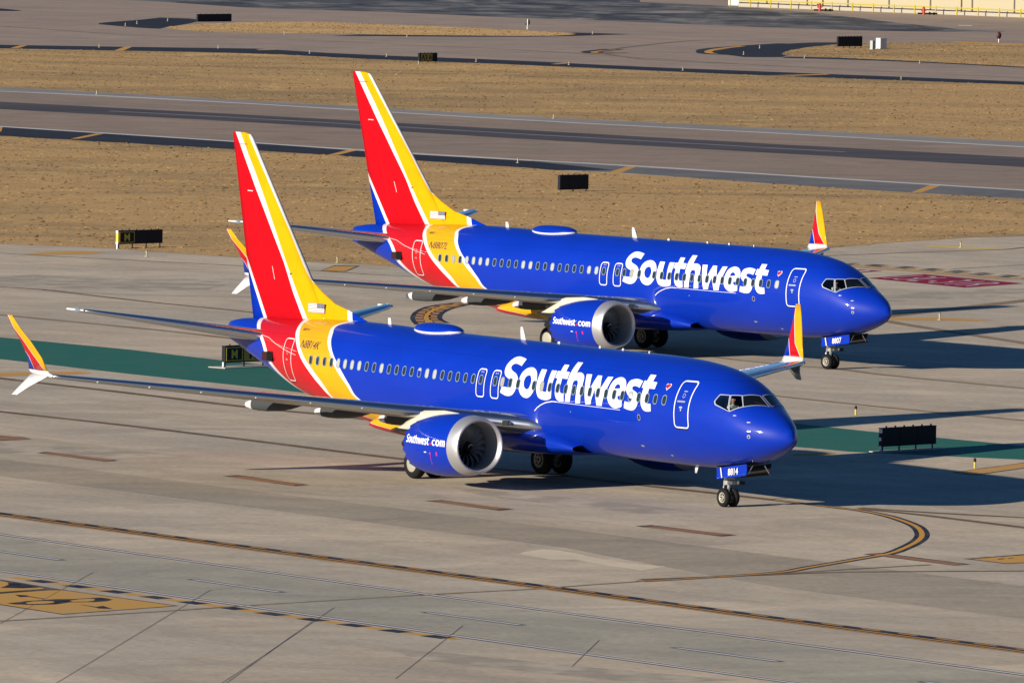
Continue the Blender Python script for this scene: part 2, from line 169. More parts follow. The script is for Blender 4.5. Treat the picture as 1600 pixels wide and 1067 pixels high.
POLYS=[('green',[(-25.71,426.83),(-23.74,423.86),(-17.48,416.28),(-12.98,409.5),(-2.74,395.69),(11.57,374.58),(14.54,370.4),(17.01,367.65),(19.87,364.33),(21.83,361.23),(21.42,354.29),(20.03,356.02),(18.1,356.8),(13.32,358.87),(12.3,360.04),(11.27,361.04),(5.23,369.06),(-2.61,379.42),(-10.94,391.62),(-16.75,399.18),(-22.84,407.94),(-24.69,410.24)]),('dblack',[(-22.1,359.38),(-20.94,361.06),(-19.14,359.67),(-18.78,358.52),(-20.22,357.32)]),('orange',[(-21.91,359.3),(-20.86,360.67),(-19.25,359.6),(-18.93,358.68),(-20.23,357.69)]),('dblack',[(-18.23,351.38),(-17.9,352.13),(-14.88,348.08),(-15.38,347.31)]),('orange',[(-18.05,351.01),(-17.75,351.62),(-15.06,348.44),(-15.51,347.81)]),('dblack',[(-10.75,341.15),(-10.17,341.75),(-7.39,337.45),(-7.89,336.73)]),('orange',[(-10.57,340.74),(-10.05,341.23),(-7.56,337.84),(-8.01,337.25)]),('dblack',[(-3.13,330.87),(-2.46,331.3),(0.19,327.56),(-0.36,326.87)]),('orange',[(-2.96,330.49),(-2.36,330.85),(0.02,327.91),(-0.47,327.34)]),('dblack',[(4.42,320.98),(5.01,321.52),(7.94,317.66),(7.4,317.01)]),('orange',[(4.6,320.61),(5.13,321.04),(7.78,318.02),(7.28,317.49)]),('dblack',[(12.05,310.59),(12.66,311.27),(15.58,307.18),(14.99,306.57)]),('orange',[(12.26,310.57),(12.63,311.09),(15.35,307.22),(15.0,306.75)]),('dblack',[(15.4,309.34),(17.59,311.63),(18.19,312.27),(17.96,308.3),(17.39,307.98),(16.72,307.55),(16.01,308.58)]),('orange2',[(15.71,309.27),(17.57,311.18),(18.16,311.82),(17.98,308.65),(17.41,308.28),(16.77,307.86),(16.09,308.73)]),('dblack2',[(16.56,309.42),(16.8,309.82),(16.83,309.56),(16.6,309.17)]),('dblack2',[(16.95,309.84),(17.15,310.1),(17.12,309.83),(16.96,309.63)]),('dblack',[(16.87,348.68),(19.95,354.53),(20.67,356.05),(20.47,352.61),(19.77,351.34),(17.81,347.61),(17.48,347.65)]),('orange2',[(16.99,348.7),(19.93,354.18),(20.64,355.59),(20.5,353.06),(19.8,351.79),(17.74,347.92),(17.5,347.98)]),('orange2',[(10.97,356.99),(11.98,357.96),(12.79,357.55),(12.06,356.43),(11.05,356.15)]),('orange2',[(-23.89,397.0),(-22.3,398.48),(-18.9,400.19),(-18.29,399.24),(-19.48,397.86),(-22.17,396.13),(-23.76,394.88)]),('orange2',[(-26.69,498.53),(-25.65,500.57),(-23.64,502.57),(-22.36,501.58),(-23.15,499.62),(-25.85,497.7)]),('dblack',[(-10.32,485.59),(-9.63,491.77),(-8.22,491.86),(-8.89,485.37)]),('orange2',[(-10.17,486.27),(-9.62,490.99),(-8.42,491.15),(-8.94,486.0)]),('orange2',[(18.66,451.08),(20.93,451.69),(22.64,451.11),(23.68,450.2),(22.54,449.15),(20.81,449.13),(18.57,448.82)]),('yellow',[(23.45,523.61),(24.4,523.36),(27.73,521.4),(27.82,520.48),(25.65,520.76),(23.67,522.31)]),('orange2',[(-32.04,659.25),(-30.68,669.77),(-30.06,669.66),(-31.45,659.49)]),('orange2',[(-13.09,637.55),(-11.56,648.96),(-10.83,649.02),(-12.34,637.84)]),('orange2',[(5.82,612.58),(7.7,626.39),(8.45,626.99),(6.77,612.93)]),('orange2',[(25.67,592.54),(27.36,603.61),(28.18,603.9),(26.38,592.8)]),('orange2',[(-38.21,670.37),(-38.31,680.42),(-38.05,679.25),(-37.66,670.6)]),('orange2',[(-48.57,878.41),(-48.09,887.77),(-47.43,888.13),(-47.79,877.76)]),('orange2',[(-38.48,875.38),(-38.01,888.52),(-37.28,888.92),(-37.6,874.8)]),('orange2',[(22.83,830.32),(28.3,837.66),(28.66,835.98),(25.16,830.56)]),('orange2',[(3.18,854.57),(4.69,859.31),(4.99,857.48),(3.77,853.9)]),('orange2',[(-25.2,885.79),(-23.43,888.91),(-23.23,886.22),(-24.84,883.85)]),('orange2',[(44.89,955.23),(46.15,953.54),(52.55,948.83),(52.29,944.0),(45.86,947.45)]),('maroon',[(18.85,487.33),(22.14,492.27),(27.07,484.4),(23.71,479.38)]),('maroon',[(16.55,493.3),(18.4,496.05),(19.98,494.92),(18.66,492.45)]),('mwhite',[(18.54,494.37),(19.21,495.06),(19.35,494.37),(18.73,493.45)]),('dblack',[(-17.09,296.44),(-16.38,295.39),(-14.3,292.17),(-10.34,287.0),(-13.82,283.32),(-17.48,288.56)]),('orange3',[(-17.07,296.03),(-16.43,294.97),(-14.85,292.48),(-14.98,292.17),(-16.2,290.89),(-16.74,290.51)]),('orange3',[(-16.73,290.23),(-16.16,290.25),(-14.74,291.72),(-14.29,291.92),(-10.48,286.98),(-13.83,283.58),(-15.95,286.61),(-16.56,287.33)]),('dblack3',[(-16.28,292.42),(-16.14,293.07),(-16.07,293.78),(-16.18,294.43),(-15.84,294.07),(-15.04,292.73),(-15.56,292.35)]),('dblack3',[(-15.76,286.96),(-15.36,287.42),(-15.21,287.77),(-14.3,288.65),(-13.8,288.73),(-13.26,289.23),(-12.92,289.45),(-12.69,289.21),(-12.51,288.8),(-12.65,288.22),(-13.02,287.84),(-13.82,287.61),(-14.2,286.83),(-14.89,286.48),(-15.5,286.61)]),('orange4',[(-15.19,287.21),(-14.96,287.73),(-14.54,287.96),(-14.29,287.77),(-14.33,287.29),(-14.63,286.92),(-15.08,286.76)]),('orange4',[(-13.85,288.17),(-13.59,288.69),(-13.25,288.99),(-13.07,288.86),(-13.08,288.3),(-13.27,287.95),(-13.72,287.79)]),('dblack3',[(-15.68,290.01),(-15.28,289.84),(-15.19,289.53),(-14.66,288.74),(-14.66,288.5),(-15.22,289.36),(-15.46,289.16)]),('dblack3',[(-13.43,286.89),(-12.91,286.2),(-12.71,286.54),(-12.35,285.51),(-12.81,285.59),(-12.93,285.96),(-13.42,286.78)]),('lane',[(-21.0,349.6),(-17.17,345.12),(-9.28,334.14),(2.34,318.78),(8.8,309.85),(17.68,298.04),(16.99,286.0),(16.2,286.96),(8.47,297.58),(1.88,311.16),(-6.7,323.03),(-18.94,339.29),(-20.51,341.51)]),('lane2',[(-21.9,364.46),(-20.23,361.93),(-9.65,347.04),(-4.19,338.58),(2.34,318.78),(-9.28,334.14),(-17.17,345.12),(-21.0,349.6)]),('road',[(-18.82,313.88),(-17.41,312.26),(-6.12,296.63),(2.14,285.42),(7.94,277.81),(16.93,265.55),(18.32,258.74),(14.66,258.17),(11.2,262.19),(7.64,266.73),(2.07,274.15),(-5.86,284.7),(-16.69,299.56),(-18.05,301.29)]),('patch',[(0.23,308.92),(1.16,310.5),(1.98,309.95),(3.01,307.02),(4.15,305.38),(5.28,304.37),(4.4,302.73),(3.33,304.35),(2.31,306.54),(1.44,306.38),(0.69,307.62)]),('smudge',[(-27.24,473.69),(-25.15,478.19),(-20.78,474.03),(-16.71,475.99),(-14.52,472.78),(-15.55,466.46),(-18.72,464.08),(-22.01,464.91),(-24.15,466.98),(-26.84,466.96)]),('smudge',[(12.31,464.06),(16.41,469.89),(26.83,480.08),(28.02,477.37),(22.96,469.37),(14.46,460.07)]),('smudge',[(-20.94,356.81),(-18.39,355.97),(-12.23,351.15),(-15.1,349.19),(-20.61,351.37)]),('smudge',[(-2.28,337.73),(2.42,333.19),(6.98,327.6),(4.67,326.57),(-0.85,333.13)]),('smudge',[(-3.71,274.41),(2.04,269.33),(6.68,265.81),(3.87,264.4),(-2.7,270.53)]),('fartar',[(-56.34,908.53),(-53.14,876.97),(-49.4,875.81),(-24.87,874.3),(-14.86,861.12),(-0.4,851.74),(11.32,837.57),(22.81,829.39),(45.23,815.29),(50.33,805.66),(64.36,977.21),(87.18,1326.59),(-0.88,1351.26),(-85.88,1281.78)]),('shoulder_dark',[(-40.28,681.51),(-38.25,679.42),(-20.48,658.45),(-6.93,640.84),(1.13,632.76),(6.76,620.08),(2.41,617.94),(1.12,621.08),(-18.21,643.49),(-37.27,662.17),(-39.29,664.99)]),('shoulder_grey',[(1.13,633.3),(7.7,626.71),(21.2,611.2),(33.28,597.59),(35.28,595.94),(34.56,583.72),(32.63,585.77),(20.73,597.39),(6.72,616.47),(1.98,619.33)]),('shoulder_lt',[(-45.55,770.05),(-43.23,767.06),(-21.1,743.62),(-0.28,719.46),(19.34,700.77),(37.9,681.77),(40.12,679.0),(39.62,670.4),(37.39,672.48),(19.11,692.26),(-0.27,711.85),(-20.91,736.96),(-42.69,757.65),(-44.99,760.56)]),('rubber',[(-44.55,735.92),(-41.25,732.2),(-20.17,711.48),(-0.25,690.62),(18.52,670.33),(36.29,652.35),(38.45,650.38),(37.48,633.68),(35.37,635.55),(18.07,653.76),(-0.23,673.05),(-19.73,696.11),(-40.32,715.92),(-43.5,718.79)]),('runway',[(-46.02,760.07),(-42.63,756.57),(-20.88,735.93),(-0.27,710.9),(19.09,691.35),(39.55,669.18),(35.33,596.9),(33.34,598.56),(7.71,627.77),(-20.51,659.39),(-38.31,680.42),(-41.4,684.26)]),('asph',[(-54.04,891.73),(-50.06,887.34),(-25.29,888.98),(-15.09,874.32),(-0.42,864.66),(11.48,850.06),(23.14,841.63),(45.72,824.36),(48.96,820.6),(48.33,809.84),(45.23,815.29),(22.81,829.39),(-0.4,851.74),(-14.86,861.12),(-24.87,874.3),(-49.4,875.81),(-53.14,876.97)]),('asph',[(-44.77,970.51),(-43.3,979.3),(-40.9,987.45),(-38.96,999.56),(-34.67,996.71),(-34.21,983.5),(-37.01,958.43),(-37.19,954.54),(-38.92,956.03),(-42.62,964.03)]),('asph',[(-58.14,1017.17),(-58.05,1028.18),(-55.54,1021.73),(-55.13,1019.08),(-56.34,1016.87)]),('asph',[(-18.85,938.19),(-7.07,941.34),(3.48,947.37),(11.93,962.02),(6.23,964.94),(4.86,960.41),(2.83,951.86),(-7.11,946.14),(-16.33,944.47)]),('asph',[(18.89,899.95),(20.16,909.64),(22.89,923.72),(26.41,932.53),(30.1,941.14),(32.99,942.76),(32.56,930.34),(29.91,927.59),(26.98,910.45),(25.96,899.71),(26.35,888.76),(23.97,886.72),(21.99,886.45)]),('asph',[(25.69,885.55),(32.9,883.12),(41.17,875.19),(48.0,865.75),(50.94,864.3),(51.17,868.35),(48.22,869.81),(41.37,879.34),(33.09,888.41),(26.31,890.07)]),('patchy',[(-52.14,1084.17),(-42.59,1072.82),(-29.86,1047.11),(-15.12,1040.16),(-0.57,1023.33),(13.6,1012.54),(27.35,997.92),(39.62,990.78),(52.13,991.63),(53.13,997.38),(48.56,1003.87),(42.5,1027.31),(35.81,1063.47),(28.21,1086.12),(22.38,1098.16),(14.81,1106.13),(15.53,1161.53),(-55.06,1112.4)]),('patchw',[(49.11,1020.98),(50.73,1021.27),(50.6,1017.79),(49.13,1017.59)]),('grass',[(-40.27,665.81),(-37.27,662.17),(-18.21,643.49),(1.12,621.08),(2.41,617.43),(6.71,615.95),(20.72,596.91),(32.61,585.3),(34.93,582.94),(32.46,541.17),(29.93,536.5),(25.99,532.59),(22.01,526.47),(18.09,519.4),(10.56,506.5),(-0.06,488.62),(-6.23,490.03),(-8.71,493.9),(-14.71,498.11),(-19.42,502.49),(-22.57,506.04),(-24.94,507.42),(-28.56,508.77),(-30.81,510.57)]),('grass',[(-53.27,879.05),(-49.4,875.81),(-24.87,874.3),(-14.86,861.12),(-0.4,851.74),(11.32,837.57),(22.81,829.39),(45.23,815.29),(48.43,811.61),(40.61,679.19),(37.94,682.4),(19.36,701.43),(-0.28,720.16),(-21.12,744.36),(-43.27,767.86),(-46.69,771.15)]),('grass2',[(-37.11,960.91),(-34.56,974.05),(-28.13,987.19),(-22.72,991.82),(-14.32,986.23),(-7.37,979.89),(0.84,970.61),(6.55,961.39),(4.83,953.01),(2.16,949.04),(-7.11,946.14),(-16.36,945.68),(-26.89,944.45),(-31.51,944.22),(-35.42,951.82)]),('grass',[(25.86,896.18),(26.85,908.61),(29.18,922.1),(32.16,934.0),(35.04,941.42),(42.57,947.97),(49.76,946.1),(55.96,939.07),(51.68,866.64),(48.16,868.79),(41.32,878.3),(33.06,887.35),(27.61,891.81)])]
POSTS={'reflector':[(14.35,380.19,1),(17.87,351.21,1)],'edge_light':[(-19.97,497.87,1.0),(-9.51,494.32,0.9),(25.5,521.71,1),(21.01,449.67,1.0),(0.2,629.18,0.9),(2.97,714.63,0.8),(-34.47,752.83,0.8),(-40.34,885.07,0.8),(-28.93,888.07,0.8),(-19.78,875.99,0.8),(-12.33,869.58,0.8),(-3.77,857.9,0.8),(-9.05,847.29,0.8),(4.9,852.52,0.8),(15.31,841.47,0.8),(34.7,825.26,0.8),(38.53,874.83,0.8),(27.85,885.65,0.8),(7.95,959.72,0.8),(-41.19,963.6,0.8),(-40.32,971.89,0.8),(-37.58,985.45,0.8),(-23.91,941.31,0.8),(-11.25,938.95,0.8),(22.18,894.22,0.8),(24.34,917.21,0.8)]}
# ------------------------------------------------------------------ aeroplane geometry; plane frame: x=4-station, y to the left wing, z up, ground at 0
ST=np.array([(0.05,2.66,2.66,0.0,2.66),(0.11,2.94,2.54,0.134,2.70),(0.25,3.09,2.42,0.296,2.71),(0.5,3.30,2.26,0.518,2.727),(1.0,3.568,2.04,0.838,2.773),(1.5,3.787,1.86,1.093,2.86),(2.0,4.075,1.715,1.281,2.967),(2.6,4.457,1.603,1.436,3.101),(3.2,4.737,1.52,1.562,3.215),(4.0,4.954,1.43,1.683,3.313),(5.0,5.11,1.36,1.79,3.387),(6.2,5.208,1.342,1.87,3.41),(8.0,5.255,1.335,1.88,3.41),(24.0,5.255,1.30,1.88,3.41),(26.0,5.30,1.36,1.86,3.44),(28.0,5.31,1.60,1.77,3.52),(30.0,5.28,1.95,1.662,3.66),(32.0,5.23,2.34,1.481,3.86),(34.0,5.147,2.942,1.14,4.09),(36.0,5.032,3.512,0.724,4.3),(37.3,4.92,3.889,0.39,4.39),(38.0,4.796,4.071,0.19,4.4)])
def pchip(x,y,xi):
    h=np.diff(x);d=np.diff(y)/h;m=np.zeros_like(y)
    for i in range(1,len(x)-1):
        if d[i-1]*d[i]>0:
            w1=2*h[i]+h[i-1];w2=h[i]+2*h[i-1];m[i]=(w1+w2)/(w1/d[i-1]+w2/d[i])
    m[0]=d[0];m[-1]=d[-1]
    i=int(np.clip(np.searchsorted(x,xi)-1,0,len(x)-2));t=(xi-x[i])/h[i]
    return (2*t**3-3*t**2+1)*y[i]+(t**3-2*t**2+t)*h[i]*m[i]+(-2*t**3+3*t**2)*y[i+1]+(t**3-t**2)*h[i]*m[i+1]
SQ=np.sqrt(ST[:,0]); SC={}
def sec(s):
    s=round(min(max(s,.05),38.0),4)
    if s not in SC: SC[s]=[float(pchip(SQ,ST[:,k],math.sqrt(s))) for k in (1,2,3,4)]
    return SC[s]
def P(s,y,z): return Vector((4-s,y,z))
def fus_mesh():
    ss=list(.05+7.95*np.linspace(0,1,46)**1.8)+list(np.linspace(8.5,23.5,22))+list(np.linspace(24,38,44)); n=72; V=[];F=[]
    for s in ss:
        t,b,w_,m=sec(s)
        for i in range(n):
            a=2*math.pi*i/n; q=math.sin(a); V.append(P(s,w_*math.cos(a),m+(t-m if q>0 else m-b)*q))
    for k in range(len(ss)-1):
        for i in range(n): F.append((k*n+i,k*n+(i+1)%n,(k+1)*n+(i+1)%n,(k+1)*n+i))
    F=[f[::-1] for f in F]
    F.append(tuple((len(ss)-1)*n+i for i in range(n)))
    fm=[0]*len(F); fm[-1]=1
    # wing-to-body fairing
    b=len(V); sf=np.linspace(11.8,25.6,34); k0=0
    for s in sf:
        u=(s-11.8)/13.8; e=max(0.0,math.sin(math.pi*min(1,max(0,u))))**.55
        W=1.55+.53*e; T=1.75+.75*e; B=1.42-.34*e
        for i in range(40):
            a=2*math.pi*i/40; c=math.cos(a);q=math.sin(a)
            V.append(P(s,W*math.copysign(abs(c)**.75,c),(T+B)/2+(T-B)/2*math.copysign(abs(q)**.8,q)))
    for k in range(len(sf)-1):
        for i in range(40): F.append((b+k*40+i,b+(k+1)*40+i,b+(k+1)*40+(i+1)%40,b+k*40+(i+1)%40)); fm.append(0)
    return mesh('fuselage',V,F,[M_fus,M_dark],fm,True)
def fix(me):
    bm=bmesh.new(); bm.from_mesh(me); bmesh.ops.recalc_face_normals(bm,faces=bm.faces); bm.to_mesh(me); bm.free(); return me
FUS=fix(fus_mesh())
PANES=[[(2.98,4.12),(3.04,3.90),(2.96,3.80),(2.36,3.60),(2.66,4.12)],[(2.60,4.12),(2.33,4.12),(1.98,3.77),(2.30,3.60)]]
def cut_panes(me):      # real openings behind the two right-hand side panes
    bm=bmesh.new(); bm.from_mesh(me)
    for q in PANES:
        c=(sum(a for a,b in q)/len(q),sum(b for a,b in q)/len(q)); q=[(c[0]+(a-c[0])*1.0,c[1]+(b-c[1])*1.0) for a,b in q]
        s0,s1,z0,z1=min(a for a,b in q),max(a for a,b in q),min(b for a,b in q),max(b for a,b in q)
        def near(): return [f for f in bm.faces if f.calc_center_median().y<-.2 and min(v.co.x for v in f.verts)<4-s0 and max(v.co.x for v in f.verts)>4-s1 and min(v.co.z for v in f.verts)<z1 and max(v.co.z for v in f.verts)>z0]
        for i in range(len(q)):
            a,b=q[i],q[(i+1)%len(q)]; A=Vector((4-a[0],0,a[1]));Bv=Vector((4-b[0],0,b[1])); n=(Bv-A).cross(Vector((0,1,0))).normalized()
            fs=near(); g=list({e for f in fs for e in list(f.verts)+list(f.edges)})+fs; bmesh.ops.bisect_plane(bm,geom=g,dist=1e-5,plane_co=A,plane_no=n)
        def ins(p):
            sg=[]
            for i in range(len(q)): a,b=q[i],q[(i+1)%len(q)]; sg.append((b[0]-a[0])*(p[1]-a[1])-(b[1]-a[1])*(p[0]-a[0]))
            return all(x>0 for x in sg) or all(x<0 for x in sg)
        d=[f for f in near() if ins((4-f.calc_center_median().x,f.calc_center_median().z))]; bmesh.ops.delete(bm,geom=d,context='FACES')
    m2=me.copy(); bm.to_mesh(m2); bm.free(); return m2
def bvh(me): return BVHTree.FromPolygons([v.co.copy() for v in me.vertices],[tuple(p.vertices) for p in me.polygons])
BF=bvh(FUS)
def hitmap(B,off=.006,side=-1):
    def f(s,z):
        o=P(s,8.0*side,z); h=B.ray_cast(o,Vector((0,-side,0)))
        if h[0] is None: return P(s,side*.3,z)
        n=h[1]; 
        if n.y*side<0: n=-n
        return h[0]+n*off
    return f
onF=hitmap(BF)
def area2(L): return sum(L[i][0]*L[(i+1)%len(L)][1]-L[(i+1)%len(L)][0]*L[i][1] for i in range(len(L)))/2
def smooth_loop(L,it=1):
    for _ in range(it):
        o=[]
        n=len(L)
        for i in range(n):
            a,b,c=L[i-1],L[i],L[(i+1)%n]
            v1=(b[0]-a[0],b[1]-a[1]);v2=(c[0]-b[0],c[1]-b[1]);l1=math.hypot(*v1)or 1e-9;l2=math.hypot(*v2)or 1e-9
            cs=(v1[0]*v2[0]+v1[1]*v2[1])/(l1*l2)
            if cs>.55: o+=[(b[0]-v1[0]*.25,b[1]-v1[1]*.25),(b[0]+v2[0]*.25,b[1]+v2[1]*.25)]
            else: o.append(b)
        L=o
    return L
def flat(loops,dz=.1,ds=None):
    # loops (outer then holes) in 2-D -> triangulated, sliced so it can bend over a surface
    pts=[Vector((x,y,0)) for L in loops for x,y in L]
    tri=tessellate_polygon([[Vector((x,y,0)) for x,y in L] for L in loops])
    bm=bmesh.new(); vs=[bm.verts.new(p) for p in pts]
    for t in tri:
        try: bm.faces.new([vs[i] for i in t])
        except ValueError: pass
    slice_bm(bm,dz,ds); return out(bm)
def slice_bm(bm,dz,ds=None):
    if not bm.verts: return
    zs=[v.co.y for v in bm.verts]
    for ax,d in ((1,dz),(0,ds)):
        if not d: continue
        q=[v.co[ax] for v in bm.verts]; lo,hi=min(q),max(q); k=math.ceil(lo/d)
        while k*d<hi:
            c=Vector((0,0,0)); c[ax]=k*d; nn=Vector((0,0,0)); nn[ax]=1
            bmesh.ops.bisect_plane(bm,geom=bm.verts[:]+bm.edges[:]+bm.faces[:],dist=1e-5,plane_co=c,plane_no=nn); k+=1
def out(bm):
    bm.verts.index_update(); V=[(v.co.x,v.co.y) for v in bm.verts]; F=[tuple(v.index for v in f.verts) for f in bm.faces]; bm.free(); return V,F
def decal(mb,VF,mp,m=0): V,F=VF; mb.add([mp(x,y) for x,y in V],F,m)
def ribbon(mb,pts,wd,mp,m=0,closed=False,step=.12):
    q=[]; n=len(pts)
    for i in range(n if closed else n-1):
        a=pts[i];b=pts[(i+1)%n];L=math.hypot(b[0]-a[0],b[1]-a[1]);k=max(1,int(L/step))
        q+=[(a[0]+(b[0]-a[0])*j/k,a[1]+(b[1]-a[1])*j/k) for j in range(k)]
    if not closed: q.append(pts[-1])
    n=len(q); V=[]
    for i in range(n):
        a=q[i-1] if (i>0 or closed) else q[i]; b=q[(i+1)%n] if (i<n-1 or closed) else q[i]
        d=Vector((b[0]-a[0],b[1]-a[1])); d.normalize() if d.length>0 else None
        nx,ny=-d.y*wd/2,d.x*wd/2; V+=[mp(q[i][0]+nx,q[i][1]+ny),mp(q[i][0]-nx,q[i][1]-ny)]
    F=[(2*i,2*i+1,2*((i+1)%n)+1,2*((i+1)%n)) for i in range(n if closed else n-1)]
    mb.add(V,F,m)
def rrect(s0,s1,z0,z1,r,k=5,skew=0):
    L=[]
    for cx,cz,a0 in((s1-r,z1-r,0),(s0+r,z1-r,90),(s0+r,z0+r,180),(s1-r,z0+r,270)):
        for j in range(k+1):
            a=R(a0+90*j/k); L.append((cx+r*math.cos(a),cz+r*math.sin(a)))
    return L
def text_flat(txt,size,shear=0,off=0,dz=.1):
    c=bpy.data.curves.new('t','FONT'); c.body=txt; c.size=1; c.shear=shear; c.offset=off; c.resolution_u=4
    o=bpy.data.objects.new('t',c); col.objects.link(o); dg=bpy.context.evaluated_depsgraph_get(); me=bpy.data.meshes.new_from_object(o.evaluated_get(dg))
    xs=[v.co.x for v in me.vertices]; ys=[v.co.y for v in me.vertices]; x0,x1,y0,y1=min(xs),max(xs),min(ys),max(ys)
    bm=bmesh.new(); bm.from_mesh(me)
    W,H=size
    for v in bm.verts: v.co=Vector(((v.co.x-x0)/(x1-x0)*W,(v.co.y-y0)/(y1-y0)*H,0))
    slice_bm(bm,dz); r=out(bm)
    bpy.data.objects.remove(o); bpy.data.meshes.remove(me); bpy.data.curves.remove(c); return r
# airfoil loft: sections (LE, TE, thickness, normal)
AF=[(0,0),(.005,.28),(.02,.52),(.05,.78),(.1,.93),(.2,1.0),(.35,1.0),(.5,.85),(.7,.52),(.88,.22),(1,.02)]
def loft(mb,secs,mats=(0,0,0),cap=True,lo=.9,up=1.0):
    # mats: leading edge, upper, lower
    n=len(AF); ring=[(x,t*up) for x,t in AF]+[(x,-t*lo) for x,t in AF[::-1][:-1]]
    N=len(ring); V=[]
    for le,te,th,no in secs:
        le,te=Vector(le),Vector(te); no=Vector(no).normalized(); d=te-le
        V+=[le+d*x+no*th/2*t for x,t in ring]
    b=len(mb.V); mb.V+=[tuple(v) for v in V]
    for k in range(len(secs)-1):
        for i in range(N):
            j=(i+1)%N; mb.F.append((b+k*N+i,b+k*N+j,b+(k+1)*N+j,b+(k+1)*N+i)); x=max(ring[i][0],ring[j][0])
            mb.M.append(mats[0] if x<=.055 else (mats[1] if i<n-1 else mats[2])); mb.S.append(True)
    if cap:
        for k in (0,len(secs)-1): mb.F.append(tuple(b+k*N+i for i in range(N))); mb.M.append(mats[1]); mb.S.append(False)
def interp(tab,y):
    for a,b in zip(tab,tab[1:]):
        if y<=b[0]: f=(y-a[0])/(b[0]-a[0]); return [p+(q-p)*f for p,q in zip(a[1:],b[1:])]
    return list(tab[-1][1:])
WT=[(.6,12.9,22.0,2.15,.95),(1.9,14.2,21.95,2.30,.92),(2.6,14.95,21.9,2.38,.80),(3.4,15.75,21.85,2.48,.68),(4.3,16.42,21.78,2.60,.60),(5.8,17.22,21.75,2.74,.52),(8.0,18.37,22.35,2.95,.45),(11,19.93,23.1,3.23,.36),(14,21.49,23.85,3.51,.28),(16.8,22.95,24.55,3.77,.19),(17.05,23.12,24.68,3.80,.17)]
def wing_mesh(sg):
    mb=MB(); secs=[]
    for y in [.6,1.9,2.25,2.6,3.0,3.4,3.85,4.3,5,5.8,7,8,9.5,11,12.5,14,15.5,16.8,17.05]:
        sl,st,z,th=interp(WT,y); c=st-sl
        secs.append((P(sl,sg*y,z),P(st,sg*y,z-.02*c-.0),th,(0,-sg*.094,1)))
    loft(mb,secs,(1,0,2),lo=.8,up=1.0)
    # vortex generators / slat lights as small bright studs along the leading edge
    for y in (6.9,8.6,10.4,12.2,13.9,15.6):
        sl,st,z,th=interp(WT,y); mb.box(P(sl+.02,sg*y,z-.05),(.08,.05,.03),3)
    # landing light recess at the wing root
    for y in (2.45,):
        sl,st,z,th=interp(WT,y)
        mb.box(P(sl+.05,sg*y,z-.0),(.22,.50,.17),4,Matrix.Rotation(sg*R(-42),3,'Z')); mb.box(P(sl+.0,sg*(y+.0),z-.0),(.20,.24,.12),5,Matrix.Rotation(sg*R(-42),3,'Z'))
    # red, yellow corner paint at the outboard leading edge
    for (y0,y1,f0,f1,m) in ():
        V=[]
        for i in range(9):
            y=y0+(y1-y0)*i/8; sl,st,z,th=interp(WT,y); c=st-sl
            ff1=f0+(f1-f0)*min(1,(i+.01)/8)
            for f in (f0,ff1):
                t=np.interp(f,[a for a,b in AF],[b for a,b in AF]); V.append(P(sl+c*f,sg*y,z-.02*c*f)+Vector((0,-sg*.094,1)).normalized()*(th/2*t+.006))
        F=[(2*i,2*i+1,2*i+3,2*i+2) for i in range(8)]
        mb.add(V,F,m)
    return fix(mb.mesh('wing',[M_wing,M_alu,M_under,M_white,M_dark,M_cream,M_red,M_yel]))
def winglet_mesh(sg):
    mb=MB()
    pth=[(16.98,3.79,23.06,24.62,.18),(17.05,3.82,23.2,24.70,.16),(17.10,3.88,23.31,24.74,.14),(17.14,3.98,23.40,24.72,.12),(17.25,4.45,23.63,24.66,.10),(17.5,5.04,24.03,24.77,.08),(17.73,5.5,24.41,24.94,.06),(17.9,5.97,24.74,25.08,.05)]
    secs=[]
    for i,(y,z,a,b,th) in enumerate(pth):
        p=pth[max(0,i-1)];q=pth[min(len(pth)-1,i+1)]; dy,dz=q[0]-p[0],q[1]-p[1]
        secs.append((P(a,sg*y,z),P(b,sg*y,z),th,(0,-sg*dz,dy)))
    loft(mb,secs[:4],(1,1,1)); loft(mb,secs[3:],(0,0,0))
    lo=[(17.08,3.80,23.35,24.7,.13),(17.25,3.60,23.75,24.75,.09),(17.5,3.36,24.12,24.78,.07),(17.82,3.04,24.45,24.80,.04)]
    secs=[]
    for i,(y,z,a,b,th) in enumerate(lo):
        p=lo[max(0,i-1)];q=lo[min(len(lo)-1,i+1)]; dy,dz=q[0]-p[0],q[1]-p[1]
        secs.append((P(a,sg*y,z),P(b,sg*y,z),th,(0,sg*dz,-dy)))
    loft(mb,secs,(1,1,2)[:1]+((2,1) if True else (1,2)))
    return fix(mb.mesh('winglet',[M_wlt,M_white,M_under]))
def fin_le(z):
    return float(np.interp(z,[5.0,5.35,5.67,5.86,6.26,6.70,12.0,12.14,12.2],[27.2,28.32,29.51,30.47,31.41,32.23,36.70,36.88,37.2]))
def fin_te(z): return 36.41+(z-4.98)*.2468
